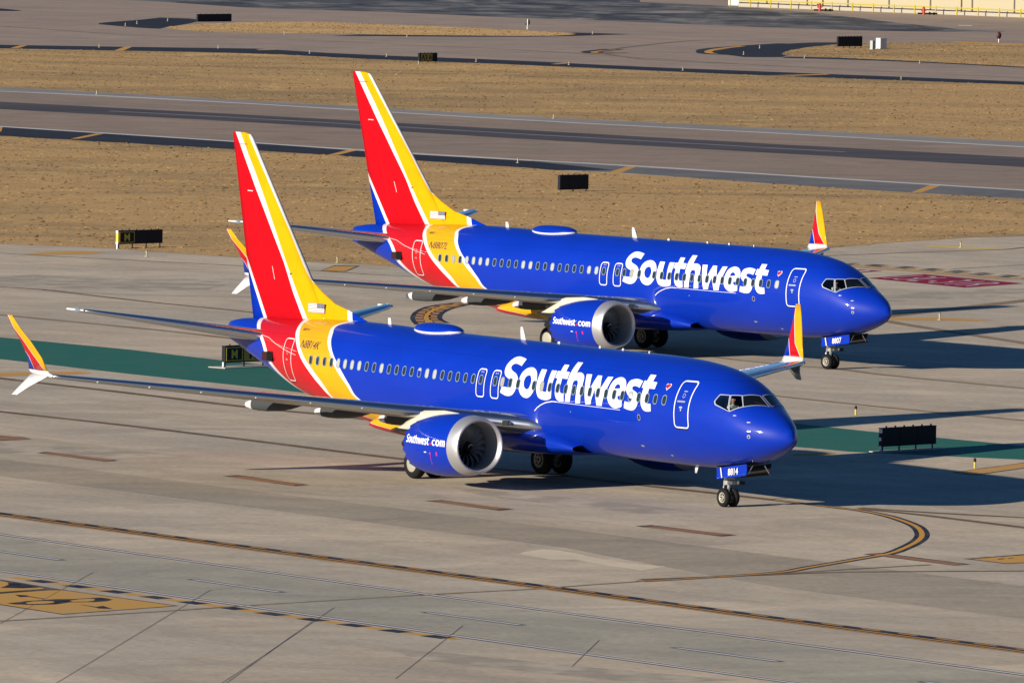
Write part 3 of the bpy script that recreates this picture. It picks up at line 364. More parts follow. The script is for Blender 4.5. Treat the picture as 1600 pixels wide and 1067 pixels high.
def fin_mesh():
    mb=MB(); secs=[]
    zs=[4.75,5.5,6.71,7.5,8.5,9.5,10.5,11.5,12.0,12.14,12.2]
    for z in zs:
        le=max(fin_le(z),32.25-(6.71-z)*.83) if z>6.71 else 32.25-(6.71-z)*.9
        te=fin_te(z); secs.append((P(le,0,z),P(te,0,z),.095*(te-le)+.06,(0,1,0)))
    loft(mb,secs,lo=1)
    # dorsal fillet
    V=[];F=[];zz=[5.0,5.35,5.55,5.67,5.86,6.06,6.26,6.48,6.71]
    for z in zz:
        a=fin_le(z); b=max(33.2-(6.71-z)*.2,a+.6); h=.03+.0*(6.71-z); H=.20
        V+=[P(a,0,z),P(a+.12,h,z),P(b,H,z),P(b,-H,z),P(a+.12,-h,z)]
    for k in range(len(zz)-1):
        for i in range(5): j=(i+1)%5; F.append((k*5+i,k*5+j,(k+1)*5+j,(k+1)*5+i))
    F.append(tuple((len(zz)-1)*5+i for i in range(5)))
    mb.add(V,F,0,True)
    # rudder hinge line and small fittings
    me=mb.mesh('tail_fin',[M_fin]); return fix(me)
def stab_mesh(sg):
    mb=MB(); secs=[]
    for y in (.2,.9,2,3.5,5,6.4,6.95,7.12,7.2):
        f=max(0,(y-.9)/6.3); le=34.05+f*3.35; te=37.35+f*1.2; z=4.43+f*.88
        if y>7: le+=.25*(y-7)/.2
        secs.append((P(le,sg*y,z),P(te,sg*y,z-.02),.52-.36*f,(0,-sg*.139,1)))
    loft(mb,secs,(1,0,0)); mb.tube(P(37.42,sg*7.12,5.31),P(38.55,sg*7.2,5.31),.045,2,8)
    return fix(mb.mesh('tailplane',[M_wing,M_alu,M_white]))
EY=4.89; EZ=1.67
def ez(s): return EZ-.045*(s-12.9)
NP=[(12.92,.95),(12.90,.985),(12.93,1.02),(13.02,1.06),(13.2,1.10),(13.45,1.135),(13.8,1.165),(14.3,1.18),(14.9,1.17),(15.5,1.13),(16.0,1.06),(16.5,.96)]
def nr(s): return float(np.interp(s,[p[0] for p in NP[1:]],[p[1] for p in NP[1:]]))
def mk(sg):
    def f(s,r,t):
        fl=1-.05*max(0,-math.sin(t))**2*max(0,1-(s-12.9)/3)
        return P(s,sg*EY+r*math.cos(t),ez(s)+r*math.sin(t)*fl)
    return f
def nacelle_mesh(sg):
    mb=MB(); n=72; f=mk(sg); mb.lathe(NP[5:],f,0,n)
    # chevrons
    V=[];F=[]
    for i in range(n*4+1):
        t=2*math.pi*i/(n*4); ph=(t/(2*math.pi)*18)%1; ext=.23*(1-abs(2*ph-1)); 
        V+=[f(16.5,.96,t),f(16.5+ext,.96-.2*ext,t)]
    b=[(2*i,2*i+1,2*i+3,2*i+2) for i in range(n*4)]; mb.add(V,b,0,True)
    mb.lathe([(16.5,.93),(15.6,.98)],f,1,n)
    return fix(mb.mesh('nacelle',[M_blue,M_dark]))
def lip_mesh(sg):
    mb=MB(); f=mk(sg); pr=[(14.1,.86),(13.7,.85),(13.4,.845),(13.15,.865),(13.0,.90)]+NP[:6]
    mb.lathe(pr,f,0,72,ms=[1,1,1,0,0]+[0]*8)
    return fix(mb.mesh('inlet_lip',[M_lip,M_inlet]))
def fan_mesh(sg):
    mb=MB(); f=mk(sg); mb.lathe([(14.1,.86),(14.1,.01)],f,1,48)
    n=18
    for i in range(n):
        V=[]
        for k in range(9):
            u=k/8; r=.16+.68*u; t0=2*math.pi*i/n+.30*math.sin(u*2.6); ch=.17+.15*math.sin(u*math.pi*.8); tw=R(22+36*u)
            c=f(13.78+.02*u,r,t0); tan=Vector((0,-math.sin(t0),math.cos(t0))); ax=Vector((-1,0,0)); d=ax*math.cos(tw)*.8+tan*math.sin(tw)
            V+=[c-d*ch/2,c+d*ch/2+Vector((0,0,0))]
        mb.add(V,[(2*k,2*k+1,2*k+3,2*k+2) for k in range(8)],0,True)
    return mb.mesh('fan',[M_blade,M_dark])
def spinner_mesh(sg):
    mb=MB(); f=mk(sg); mb.lathe([(13.46,.005),(13.50,.05),(13.57,.10),(13.68,.15),(13.82,.19),(13.9,.20)],f,0,32)
    V=[]
    for i in range(15):
        u=i/14; r=.03+.055*u; t=.6+u*3.0; s=13.475+.08*u
        V+=[f(s-.012,r-.012,t),f(s-.012,r+.014,t)]
    mb.add(V,[(2*i,2*i+1,2*i+3,2*i+2) for i in range(14)],1)
    return fix(mb.mesh('spinner',[M_dark,M_white]))
def exhaust_mesh(sg):
    mb=MB(); f=mk(sg); mb.lathe([(15.5,.72),(16.2,.68),(16.9,.56),(17.4,.46),(17.4,.42),(16.8,.42)],f,0,40); mb.lathe([(16.8,.30),(17.5,.26),(18.0,.12),(18.15,.01)],f,0,32)
    return fix(mb.mesh('exhaust_nozzle',[M_dark]))
def pylon_mesh(sg):
    mb=MB(); top=[(13.9,2.70),(14.4,2.80),(15.3,2.84),(16.5,2.76),(17.3,2.55),(18.0,2.15),(18.5,1.98)]; bot=[(13.9,2.62),(14.4,2.6),(15.3,2.45),(16.5,2.2),(17.3,2.02),(18.0,1.92),(18.5,1.93)]
    V=[]
    for (s,z1),(q,z0) in zip(top,bot):
        w_=.02+.16*math.sin(math.pi*min(1,max(0,(s-13.8)/5.0)))
        V+=[P(s,sg*EY-w_,z0),P(s,sg*EY-w_,(z0+z1)/2),P(s,sg*EY-w_*.6,z1),P(s,sg*EY+w_*.6,z1),P(s,sg*EY+w_,(z0+z1)/2),P(s,sg*EY+w_,z0)]
    F=[]
    for k in range(6):
        for i in range(6): j=(i+1)%6; F.append((k*6+i,k*6+j,(k+1)*6+j,(k+1)*6+i))
    mb.add(V,F,0,True)
    mb.box(P(17.7,sg*EY,1.93),(1.5,.3,.12),1)
    return fix(mb.mesh('pylon',[M_cream,M_dark]))
def fairing_mesh(sg,y,tip,z,L=4.2):
    mb=MB(); N=16
    prof=[(0,.01),(.005,.10),(.06,.15),(.12,.19),(.2,.225),(.35,.26),(.55,.26),(.75,.2),(.9,.1),(1,.01)]
    V=[]
    for u,r in prof:
        s=tip-L*u
        for i in range(N):
            a=2*math.pi*i/N; V.append(P(s,sg*(y-.02*u)+r*.72*math.cos(a),z+.30*u+r*1.05*math.sin(a)))
    F=[];M=[]
    b=len(mb.V)
    for k in range(len(prof)-1):
        mb.add([V[k*N+i] for i in range(N)]+[V[(k+1)*N+i] for i in range(N)],[(i,(i+1)%N,N+(i+1)%N,N+i) for i in range(N)],1 if k<3 else 0,True)
    return fix(mb.mesh('flap_track_fairing',[M_fair,M_white]))
def wheel_mesh(r,w_,y,s,z,hubcap=False,side=-1):
    mb=MB(); rr=.035 if r<.4 else .07
    pr=[(-w_/2+.02,r*.56),(-w_/2,r*.62),(-w_/2,r*.86),(-w_/2+rr,r*.97),(-w_/5,r),(w_/5,r),(w_/2-rr,r*.97),(w_/2,r*.86),(w_/2,r*.62),(w_/2-.02,r*.56)]
    f=lambda a,q,t: P(s+q*math.cos(t),y+a,z+q*math.sin(t))
    mb.lathe(pr,f,0,40)
    for sd in (-1,1):
        if hubcap and sd==side:
            mb.lathe([(sd*(w_/2-.02),r*.57),(sd*(w_/2+.0),r*.5),(sd*(w_/2+.02),r*.2),(sd*(w_/2+.02),.002)],f,1,32)
        else:
            mb.lathe([(sd*(w_/2-.02),r*.57),(sd*(w_/2-.01),r*.52),(sd*(w_/2-.05),r*.47),(sd*(w_/2-.09),r*.3),(sd*(w_/2-.04),r*.25),(sd*(w_/2-.02),r*.12),(sd*(w_/2-.02),.002)],f,1,32,ms=[1,1,1,2,1,2])
            for k in range(9):
                t=2*math.pi*k/9; c=f(sd*(w_/2-.055),r*.38,t); mb.tube(c-Vector((0,.02,0)),c+Vector((0,.02*1,0)),r*.05,2,8)
    return fix(mb.mesh('wheel',[M_tyre,M_hub,M_dark]))
def main_strut(sg):
    mb=MB(); y=sg*2.86
    mb.tube(P(19.65,y,.5),P(19.55,y,1.35),.10,1,14); mb.tube(P(19.55,y,1.25),P(19.4,y+sg*.05,2.4),.14,0,14); mb.tube(P(19.65,y-.5,.565),P(19.65,y+.5,.565),.07,0,10)
    mb.tube(P(19.2,y,.7),P(19.1,y,1.2),.035,0,8); mb.tube(P(19.1,y,1.2),P(19.4,y,1.6),.035,0,8)
    mb.tube(P(19.5,y-sg*.1,1.5),P(19.5,sg*1.5,1.9),.06,0,8)
    mb.box(P(19.55,y+sg*.33,1.55),(.75,.05,1.1),2,Matrix.Rotation(sg*R(-10),3,'X'))
    mb.box(P(19.15,y-.35*sg,1.25),(.35,.10,.5),3,Matrix.Rotation(R(20),3,'Y'))
    return mb.mesh('strut',[M_steel,M_alu,M_under,M_white])
def nose_strut():
    mb=MB(); mb.tube(P(4.0,0,.35),P(3.98,0,.95),.06,1,12); mb.tube(P(3.98,0,.85),P(3.9,0,1.9),.09,0,12); mb.tube(P(4,-.2,.345),P(4,.2,.345),.05,0,8)
    mb.tube(P(4.2,0,.45),P(4.32,0,.7),.025,0,8); mb.tube(P(4.32,0,.7),P(4.05,0,.95),.025,0,8); mb.tube(P(4.12,-.13,.5),P(4.1,-.13,.95),.02,0,8)
    mb.box(P(3.78,0,.90),(.20,.55,.15),2); mb.box(P(3.70,.33,.88),(.16,.26,.14),3); mb.tube(P(3.62,-.16,.90),P(3.70,-.16,.90),.065,1,12); mb.tube(P(3.62,.16,.9),P(3.70,.16,.9),.065,1,12)
    mb.tube(P(3.9,0,1.1),P(3.1,0,1.75),.045,0,8); mb.box(P(3.95,0,1.0),(.16,.36,.10),0)
    return mb.mesh('strut',[M_steel,M_alu,M_hub,M_dark])
def nose_door(sg):
    mb=MB(); y=sg*.52; n=10; V=[];
    for i in range(n+1):
        u=i/n; s=3.98-1.86*u; zt=1.42+.27*u; zb=1.03+.25*u+.0
        for k in range(5):
            v=k/4; yy=y+sg*(.10*(v-.3)**2+ (1-v)*.04); V+=[P(s,yy,zb+(zt-zb)*v)]
    F=[(i*5+k,i*5+k+1,(i+1)*5+k+1,(i+1)*5+k) for i in range(n) for k in range(4)]
    mb.add(V,F,0,True); mb.add([v-Vector((0,sg*.03,0)) for v in V],[f[::-1] for f in F],1,True)
    e=[i*5 for i in range(n+1)]; mb.add([V[i] for i in e]+[V[i]-Vector((0,sg*.03,.0)) for i in e],[(i,i+1,n+2+i,n+1+i) for i in range(n)],2)
    for i0 in (0,n): mb.add([V[i0*5+k] for k in range(5)]+[V[i0*5+k]-Vector((0,sg*.03,0)) for k in range(5)],[(k,k+1,6+k,5+k) for k in range(4)],0)
    if sg<0:   # white stripe near the rear edge
        mb.add([P(3.66,y-.052,1.09),P(3.60,y-.052,1.10),P(3.64,y-.085,1.46),P(3.70,y-.085,1.45)],[(0,1,2,3)],3)
    mb.tube(P(2.15,y*.9,1.33),P(2.15,y*.5,1.62),.02,2,6)
    me=mb.mesh('gear_door',[M_blue,M_dark,M_alu,M_decal]); return me
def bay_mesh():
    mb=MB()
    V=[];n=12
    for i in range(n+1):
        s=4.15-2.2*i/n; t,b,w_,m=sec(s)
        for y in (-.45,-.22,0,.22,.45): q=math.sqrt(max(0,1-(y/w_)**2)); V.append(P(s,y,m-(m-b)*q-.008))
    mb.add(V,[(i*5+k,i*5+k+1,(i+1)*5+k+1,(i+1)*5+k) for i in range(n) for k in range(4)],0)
    return mb.mesh('wheel_well_shade',[M_bay])  # dark sheet on the belly skin, shade of the open bay put in as colour
def satcom_mesh():
    mb=MB(); V=[];n=28;N=32
    # low dome with white skirt
    for k in range(9):
        v=k/8; 
        for i in range(N):
            a=2*math.pi*i/N; c,q=math.cos(a),math.sin(a); sx=1.5*c*(1.0 if c>0 else 1.02); 
            f=math.cos(v*math.pi/2)**.65 if k>1 else 1.0-.03*k
            z=5.06+(.25*k if k<=1 else .25+.24*math.sin((v-.125)/.875*math.pi/2))
            lift=-.16*(abs(q)**2)*.6
            V.append(P(23.2+sx*f*-1,.62*q*f,z+lift*(1-v)))
    mb2=[]
    for k in range(8): mb.add([V[k*N+i] for i in range(N)]+[V[(k+1)*N+i] for i in range(N)],[(i,(i+1)%N,N+(i+1)%N,N+i) for i in range(N)],1 if k<1 else 0,True)
    return fix(mb.mesh('antenna_dome',[M_blue,M_white]))
def blade_ant(s,z0,z1,c=.34,sweep=.22,tip=.16):
    mb=MB(); loft(mb,[(P(s,0,z0),P(s+c,0,z0),.06,(0,1,0)),(P(s+sweep*.6,0,z0+(z1-z0)*.6),P(s+sweep*.6+(c+tip)/2,0,z0+(z1-z0)*.6),.045,(0,1,0)),(P(s+sweep,0,z1),P(s+sweep+tip,0,z1),.03,(0,1,0))],lo=1)
    return mb.mesh('blade_antenna',[M_white])
# ------------------------------------------------------------------ aeroplane details
LOGO_BL=3.30
def logo_shapes(dz):
    o=[]
    for ch in 'SouthwesT':
        loops=[list(l) for l in LOGO[ch]]; loops=[smooth_loop(l,1) for l in loops]; o.append(flat(loops,dz))
    return o
def stencil_mesh(): # big name on the fuselage side
    mb=MB()
    for VF in logo_shapes(.09): decal(mb,VF,hitmap(BF,.006))
    return mb.mesh('lettering',[M_decal])
def cshape(): return [[(0,.55)]+[(.42+.42*math.cos(R(a)),.55+.55*math.sin(R(a))) for a in range(50,311,20)]+[(.42+.18*math.cos(R(a)),.55+.30*math.sin(R(a))) for a in range(310,49,-20)]][0][1:]
def mshape():
    return [(0,0),(0,1.06),(.26,1.06),(.27,.95),(.42,1.08),(.60,1.06),(.68,.93),(.84,1.08),(1.05,1.06),(1.16,.9),(1.18,.7),(1.18,0),(.92,0),(.92,.66),(.88,.82),(.80,.82),(.73,.72),(.72,0),(.47,0),(.47,.66),(.43,.82),(.36,.82),(.27,.7),(.26,0)]
def nac_letters(sg):
    # the web address on the fan cowl: same letters, small
    B=bvh(NAC[sg]); mp=hitmap(B,.006,sg); mb=MB()
    # logo extents s 16.2..6.34, z 3.3..4.77  -> cowl s 16.2..14.75, z 1.62..2.0
    k=(16.38-14.57)/(16.2-6.34); kz=.212
    def tr(s,z): 
        S=14.57+(s-6.34)*k; return S,1.622+(z-3.3)*kz
    for V,F in logo_shapes(.5): decal(mb,([tr(x,y) for x,y in V],F),mp)
    h=.215
    def put(L,s0,hs=1): 
        for l in L: pass
        return [[(s0-x*hs,1.63+y*h) for x,y in l] for l in L]
    decal(mb,flat([put([cshape()],14.36,.30)[0]],.2),mp)
    oo=[[(s0-0.0,z) for s0,z in l] for l in LOGO['o']]
    oo=[[(14.13-(15.03-x)*.235,1.625+(y-3.3)*.212) for x,y in l] for l in LOGO['o']]
    decal(mb,flat(oo,.2),mp); decal(mb,flat([put([mshape()],13.84,.25)[0]],.2),mp)
    o=[('lettering',mb.mesh('lettering',[M_decal]))]
    def one(n_,L,m): q=MB(); decal(q,flat([L],.2),mp); o.append((n_,q.mesh(n_,[m])))
    one('dot',[(14.45+.05*math.cos(R(a)),1.69+.045*math.sin(R(a))) for a in range(0,360,45)],M_red)
    one('placard',[(14.9,1.34),(14.75,1.34),(14.75,1.38),(14.9,1.38)],M_decal)
    one('warning_mark',[(14.58,1.33),(14.48,1.28),(14.48,1.39)],M_pink); one('warning_mark',[(14.12,1.27),(14.05,1.27),(14.05,1.40),(14.12,1.40)],M_pink)
    q=MB(); ribbon(q,[(14.5,1.30),(14.55,1.12),(14.6,.92)],.018,mp,0); o.append(('warning_line',q.mesh('warning_line',[M_pink]))); return o
def window_mesh(s,z,state):
    mb=MB(); o=rrect(s-.13,s+.13,z-.185,z+.185,.11,5); i=rrect(s-.100,s+.100,z-.155,z+.155,.085,5)
    mp=hitmap(BF,.016); mi=hitmap(BF,.011); n=len(o)
    mb.add([mp(*p) for p in o]+[mp(*p) for p in i],[(k,(k+1)%n,n+(k+1)%n,n+k) for k in range(n)],0)
    mb.add([mp(*p) for p in i]+[mi(*p) for p in i],[(k,(k+1)%n,n+(k+1)%n,n+k) for k in range(n)],0)
    if state=='h':
        L1=[p for p in i if p[1]>=z-.01]; L2=[p for p in i if p[1]<=z+.01]
        decal(mb,flat([L1],.1),mi,2); decal(mb,flat([L2],.1),mi,1)
    else: decal(mb,flat([i],.12),mi,{'d':1,'w':2,'c':3}[state])
    return mb.mesh('cabin_window',[M_frame,M_pane,M_shade,M_shade2])
AFT=[17.52+.5235*i for i in range(1,24)][::-1]     # from the tail forwards
FWD=[16.08-.524*i for i in range(21) if i!=3]
ST1='ddddwwwwddwddddhwwdddddd'[:4]+'wwwwddwddddhwwddddd'; ST2='ddcdwwwwddddwwddwddddww'+'w'
SF1='cddd'+'cddddddddd'+'dhddddd'; SF2='dcdddddddddddddddddwd'
def door_mesh(kind):
    mb=MB(); mp=hitmap(BF,.007)
    if kind=='front':
        ribbon(mb,rrect(4.22,4.99,2.86,4.52,.13,4),.048,mp,0,True)
        ribbon(mb,rrect(4.54,4.66,3.94,4.08,.055,3),.025,mp,1,True,.05)
        decal(mb,flat([rrect(4.46,4.88,3.77,3.83,.02,2)],.2),mp,1); decal(mb,flat([rrect(4.56,4.72,3.56,3.62,.01,2)],.2),mp,2); decal(mb,flat([rrect(4.6,4.66,3.46,3.54,.01,2)],.2),mp,2); decal(mb,flat([rrect(4.5,4.68,4.15,4.18,.01,2)],.2),mp,2)
        decal(mb,flat([rrect(4.26,4.96,2.78,2.825,.02,2)],.2),mp,3)
    elif kind=='rear':
        ribbon(mb,rrect(31.17,31.83,2.87,4.49,.12,4),.036,mp,0,True)
        decal(mb,flat([rrect(31.45,31.6,3.66,3.72,.02,2)],.2),mp,1); ribbon(mb,rrect(31.43,31.55,3.9,4.02,.05,3),.02,mp,1,True,.05)
        decal(mb,flat([rrect(31.25,31.7,2.79,2.83,.02,2)],.2),mp,3)
    else:
        c=kind; ribbon(mb,rrect(c-.26,c+.26,3.16,4.18,.13,4),.045,mp,0,True)
        decal(mb,flat([rrect(c-.09,c-.03,4.05,4.10,.01,2)],.2),mp,2); decal(mb,flat([rrect(c+.03,c+.09,4.05,4.10,.01,2)],.2),mp,2)
    return mb.mesh('door',[M_decal,M_steel,M_shade,M_dark])
def radial(s,y,z,off=.008):
    t,b,w_,m=sec(s); dy,dz=y,z-m; h=(t-m) if dz>0 else (m-b); L=math.sqrt((dy/w_)**2+(dz/h)**2) or 1
    p=P(s,dy/L,m+dz/L); n=Vector((0,dy/L/w_**2,dz/L/h**2)).normalized(); e=.05; t2,b2,w2,m2=sec(s+e)
    sl=(t2-t)/e if dz>0 else 0; n=(n+Vector((.35,0,0))).normalized(); return p+n*off
def cockpit_mesh(sg):
    mb=MB()
    def ys(s,z):
        t,b,w_,m=sec(s); q=(z-m)/(t-m); return w_*math.sqrt(max(0,1-q*q)) if q<1 else 0
    quads=[[(2.98,4.12),(3.04,3.90),(2.96,3.80),(2.36,3.60),(2.66,4.12)],[(2.60,4.12),(2.33,4.12),(1.98,3.77),(2.30,3.60)]]
    def grid(c,nx=8,ny=6,m=1,off=.008):
        V=[]
        for i in range(nx+1):
            for j in range(ny+1):
                u,v=i/nx,j/ny; p=(c[0]*(1-u)+c[1]*u)*(1-v)+(c[3]*(1-u)+c[2]*u)*v; V.append(radial(p.x,p.y,p.z,off))
        mb.add(V,[(i*(ny+1)+j,i*(ny+1)+j+1,(i+1)*(ny+1)+j+1,(i+1)*(ny+1)+j) for i in range(nx) for j in range(ny)],m,True)
        return V
    def V3(s,z): return Vector((s,sg*ys(s,z),z))
    def poly3(L,m,off):   # fan polygon subdivided
        c=sum(L,Vector())/len(L); n=len(L)
        for i in range(n): 
            a,b=L[i],L[(i+1)%n]; K=4; Vv=[];F=[]
            for r_ in range(K+1):
                for q in range(K+1): p=c+(a-c)*(r_/K)+(b-a)*(r_/K)*(q/K); Vv.append(radial(p.x,p.y,p.z,off))
            mb.add(Vv,[(r_*(K+1)+q,r_*(K+1)+q+1,(r_+1)*(K+1)+q+1,(r_+1)*(K+1)+q) for r_ in range(K) for q in range(K)],m,True)
    def rib3(L,wd,m,off):
        n=len(L); c=sum(L,Vector())/n
        for i in range(n):
            a,b=L[i],L[(i+1)%n]; a2=a+(a-c).normalized()*wd;b2=b+(b-c).normalized()*wd; K=6;Vv=[]
            for q in range(K+1): p=a+(b-a)*q/K; p2=a2+(b2-a2)*q/K; Vv+=[radial(p.x,p.y,p.z,off),radial(p2.x,p2.y,p2.z,off)]
            mb.add(Vv,[(2*q,2*q+1,2*q+3,2*q+2) for q in range(K)],m)
    for q in quads:
        L=[V3(*p) for p in q]; poly3(L,3 if sg<0 else 1,.004); rib3(L,.045,0,.018)
    A=V3(2.30,4.12); Bp=Vector((2.08,sg*.07,4.13)); Cp=Vector((1.50,sg*.07,3.80)); D=V3(1.96,3.77)
    L=[A,Bp,Cp,D]; poly3(L,1,.010); rib3(L,.05,0,.016)
    # wiper
    a=radial(1.55,sg*.12,3.80,.03); b=radial(1.85,sg*.45,3.92,.03); mb.tube(a,b,.012,2,6)
    return mb.mesh('cockpit_window',[M_frame2,M_glass,M_dark,M_clear])
def clear_glass():
    m=mat('clear_pane',(.1,.1,.1),.05); t=NT(m); tr=t.N('ShaderNodeBsdfTransparent'); tr.inputs[0].default_value=(.62,.68,.70,1); gl=t.N('ShaderNodeBsdfGlossy'); gl.inputs['Roughness'].default_value=.03; gl.inputs[0].default_value=(.8,.8,.8,1)
    mx=t.N('ShaderNodeMixShader'); fr=t.N('ShaderNodeFresnel'); fr.inputs[0].default_value=1.45; t.L(fr.outputs[0],mx.inputs[0]); t.L(tr.outputs[0],mx.inputs[1]); t.L(gl.outputs[0],mx.inputs[2]); t.L(mx.outputs[0],t.n['Material Output'].inputs[0]); return m
M_clear=clear_glass()
FUSC=cut_panes(FUS)
M_skin=mat('skin',(.42,.22,.14),.5); M_hair=mat('hair',(.02,.014,.01),.6); M_shirt=mat('white_shirt',(.70,.70,.68),.7); M_trous=mat('dark_trousers',(.01,.012,.02),.8)
def pilot_mesh():
    # one continuous seated figure grown from joints; x forward, y left, z up
    J={'pel':((0,0,.0),.15),'bel':((.02,0,.18),.145),'che':((.05,0,.40),.17),'nk0':((.06,0,.54),.075),'nk1':((.075,0,.60),.06),'hd0':((.085,0,.68),.085),'hd1':((.09,0,.77),.10),'hd2':((.085,0,.85),.075)}
    for s,n in ((1,'l'),(-1,'r')):
        J.update({'sh'+n:((.05,.19*s,.48),.075),'el'+n:((.20,.27*s,.28),.05),'wr'+n:((.44,.20*s,.36),.032),'ha'+n:((.53,.18*s,.38),.04),'hi'+n:((.05,.10*s,-.02),.10),'kn'+n:((.48,.13*s,.03),.075),'an'+n:((.60,.13*s,-.40),.05),'to'+n:((.78,.13*s,-.44),.04)})
    E=[('pel','bel'),('bel','che'),('che','nk0'),('nk0','nk1'),('nk1','hd0'),('hd0','hd1'),('hd1','hd2')]
    for n in 'lr': E+=[('che','sh'+n),('sh'+n,'el'+n),('el'+n,'wr'+n),('wr'+n,'ha'+n),('pel','hi'+n),('hi'+n,'kn'+n),('kn'+n,'an'+n),('an'+n,'to'+n)]
    k=list(J); me=bpy.data.meshes.new('p'); me.from_pydata([J[a][0] for a in k],[(k.index(a),k.index(b)) for a,b in E],[]); o=bpy.data.objects.new('p',me); col.objects.link(o)
    md=o.modifiers.new('s','SKIN')
    for i,a in enumerate(k): r=J[a][1]; me.skin_vertices[0].data[i].radius=(r,r); me.skin_vertices[0].data[i].use_root=(a=='pel')
    sb=o.modifiers.new('u','SUBSURF'); sb.levels=2; dg=bpy.context.evaluated_depsgraph_get(); dg.update(); r_=bpy.data.meshes.new_from_object(o.evaluated_get(dg)); bpy.data.objects.remove(o)
    for m in (M_shirt,M_skin,M_trous,M_hair): r_.materials.append(m)
    for p in r_.polygons:
        c=p.center; p.use_smooth=True
        p.material_index=3 if (c.z>.80 or (c.z>.66 and c.x<.06)) else 1 if (c.z>.57 or c.x>.36 and c.z>.2) else 2 if c.z<.06 else 0
    r_.name='person'; return r_
def pilot(root,label):
    body=cm('pilot',pilot_mesh); o=bpy.data.objects.new('person',None); col.objects.link(o)
    o.matrix_world=root.matrix_basis@Matrix.Translation((4-3.05,-.60,3.22)); prop(o,label,'person','pilots seen through the side windows')
    link('body',body,o)
    f=cm('pface',face_mesh); link('face',f,o); link('seat',cm('pseat',seat_mesh),root); return o
def face_mesh():
    mb=MB()
    mb.add([(.188,-.03,.765),(.188,-.012,.765),(.188,-.012,.778),(.188,-.03,.778)],[(0,1,2,3)],0); mb.add([(.188,.012,.765),(.188,.03,.765),(.188,.03,.778),(.188,.012,.778)],[(0,1,2,3)],0)
    mb.add([(.18,-.014,.725),(.18,.014,.725),(.205,0,.728),(.185,0,.768)],[(0,1,2),(0,2,3),(1,3,2)],1); mb.add([(.182,-.025,.698),(.182,.025,.698),(.182,.02,.706),(.182,-.02,.706)],[(0,1,2,3)],2)
    return mb.mesh('face',[M_hair,M_skin,M_red])
def seat_mesh():
    mb=MB(); mb.box((4-3.22,-.60,3.45),(.10,.46,.75),0); mb.box((4-3.28,-.60,3.90),(.07,.26,.2),0); mb.box((4-3.0,-.6,3.10),(.5,.46,.1),0); return mb.mesh('pilot_seat',[M_navy])
M_frame2=mat('cockpit_frame',(.38,.41,.44),.35,metal=.2)
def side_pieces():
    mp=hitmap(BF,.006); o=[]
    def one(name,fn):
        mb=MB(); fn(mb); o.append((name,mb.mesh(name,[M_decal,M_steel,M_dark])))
    one('white_arc',lambda mb:ribbon(mb,[(13.95,2.86),(13.75,2.99),(13.48,3.11),(13.15,3.22),(12.75,3.285),(12.4,3.29)],.032,mp,0))  # narrow white arc laid over the skin above the wing root
    one('thin_white_line',lambda mb:ribbon(mb,[(12.4,3.285),(10,3.27),(8.3,3.26)],.018,mp,0))  # thin white line running forward from the arc
    one('thin_white_line',lambda mb:ribbon(mb,[(34.4,4.5),(33.4,4.42),(32.6,4.22),(31.5,4.0),(30.8,3.9)],.014,mp,0))
    def port(mb): ribbon(mb,rrect(7.04,7.2,2.97,3.17,.08,5),.03,mp,1,True,.05); decal(mb,flat([rrect(7.06,7.18,2.99,3.15,.06,4)],.2),mp,2)
    one('service_port',port)
    for s,z,w_,h in ((1.46,3.24,.12,.03),(1.37,2.93,.12,.03),(2.05,3.45,.12,.03),(11.55,2.98,.05,.05),(6.0,1.75,.14,.06),(7.5,2.0,.2,.06)): one('air_data_probe',lambda mb:decal(mb,flat([rrect(s-w_/2,s+w_/2,z-h/2,z+h/2,.012,2)],.2),mp,1))
    def port2(mb): ribbon(mb,rrect(1.32,1.42,2.68,2.78,.045,4),.025,mp,1,True,.05); decal(mb,flat([rrect(1.34,1.40,2.70,2.76,.025,3)],.2),mp,2)
    one('static_port',port2); return o
def heart_mesh():
    mb=MB()
    def H(k,dx=0): return [(5.64-k*.009*16*math.sin(t)**3-dx,4.275+k*.009*(13*math.cos(t)-5*math.cos(2*t)-2*math.cos(3*t)-math.cos(4*t))) for t in [2*math.pi*i/28 for i in range(28)]]
    decal(mb,flat([H(1.0)],.2),hitmap(BF,.006),0); decal(mb,flat([H(.82)],.2),hitmap(BF,.009),1)
    mp=hitmap(BF,.012); decal(mb,flat([[(5.52,4.30),(5.50,4.27),(5.62,4.15),(5.65,4.17)]],.2),mp,0); decal(mb,flat([[(5.75,4.34),(5.78,4.28),(5.74,4.24),(5.71,4.30)]],.2),mp,2)
    return mb.mesh('emblem',[M_decal,M_red,M_blue])
def flag_mesh():
    B=bvh(FIN); mb=MB(); s1,s0,z0,z1=31.95,31.03,5.47,5.84; h=(z1-z0)/13; q=hitmap(B,0)
    ya=min(q(s0,b_).y for b_ in (z0,(z0+z1)/2,z1)); yb=min(q(s1,b_).y for b_ in (z0,(z0+z1)/2,z1)); ym=min(q((s0+s1)/2,b_).y for b_ in (z0,z1)); d_=max(0,(ya+yb)/2-ym)
    Y=lambda s_: ya+(yb-ya)*(s_-s0)/(s1-s0)-d_
    def box2(a,b,c,d,o,m): mb.add([P(a,Y(a)-o,c),P(b,Y(b)-o,c),P(b,Y(b)-o,d),P(a,Y(a)-o,d)],[(0,1,2,3)],m)
    box2(s1,s0,z0,z1,.008,1)
    for i in range(0,13,2): box2(s1,s0,z0+i*h+.003,z0+i*h+h*.8,.012,0)
    box2(s0+.42,s0,z1-7*h,z1,.016,2)
    for r_ in range(4):
        for c in range(5): x=s0+.05+c*.08;z=z1-.03-r_*.047; box2(x+.010,x-.010,z-.008,z+.008,.019,1)
    return mb.mesh('flag',[M_flagred,M_decal,M_flagnavy])
M_flagred=mat('flag_red',(.30,.02,.03),.6); M_flagnavy=mat('flag_grey_navy',(.06,.07,.10),.6)
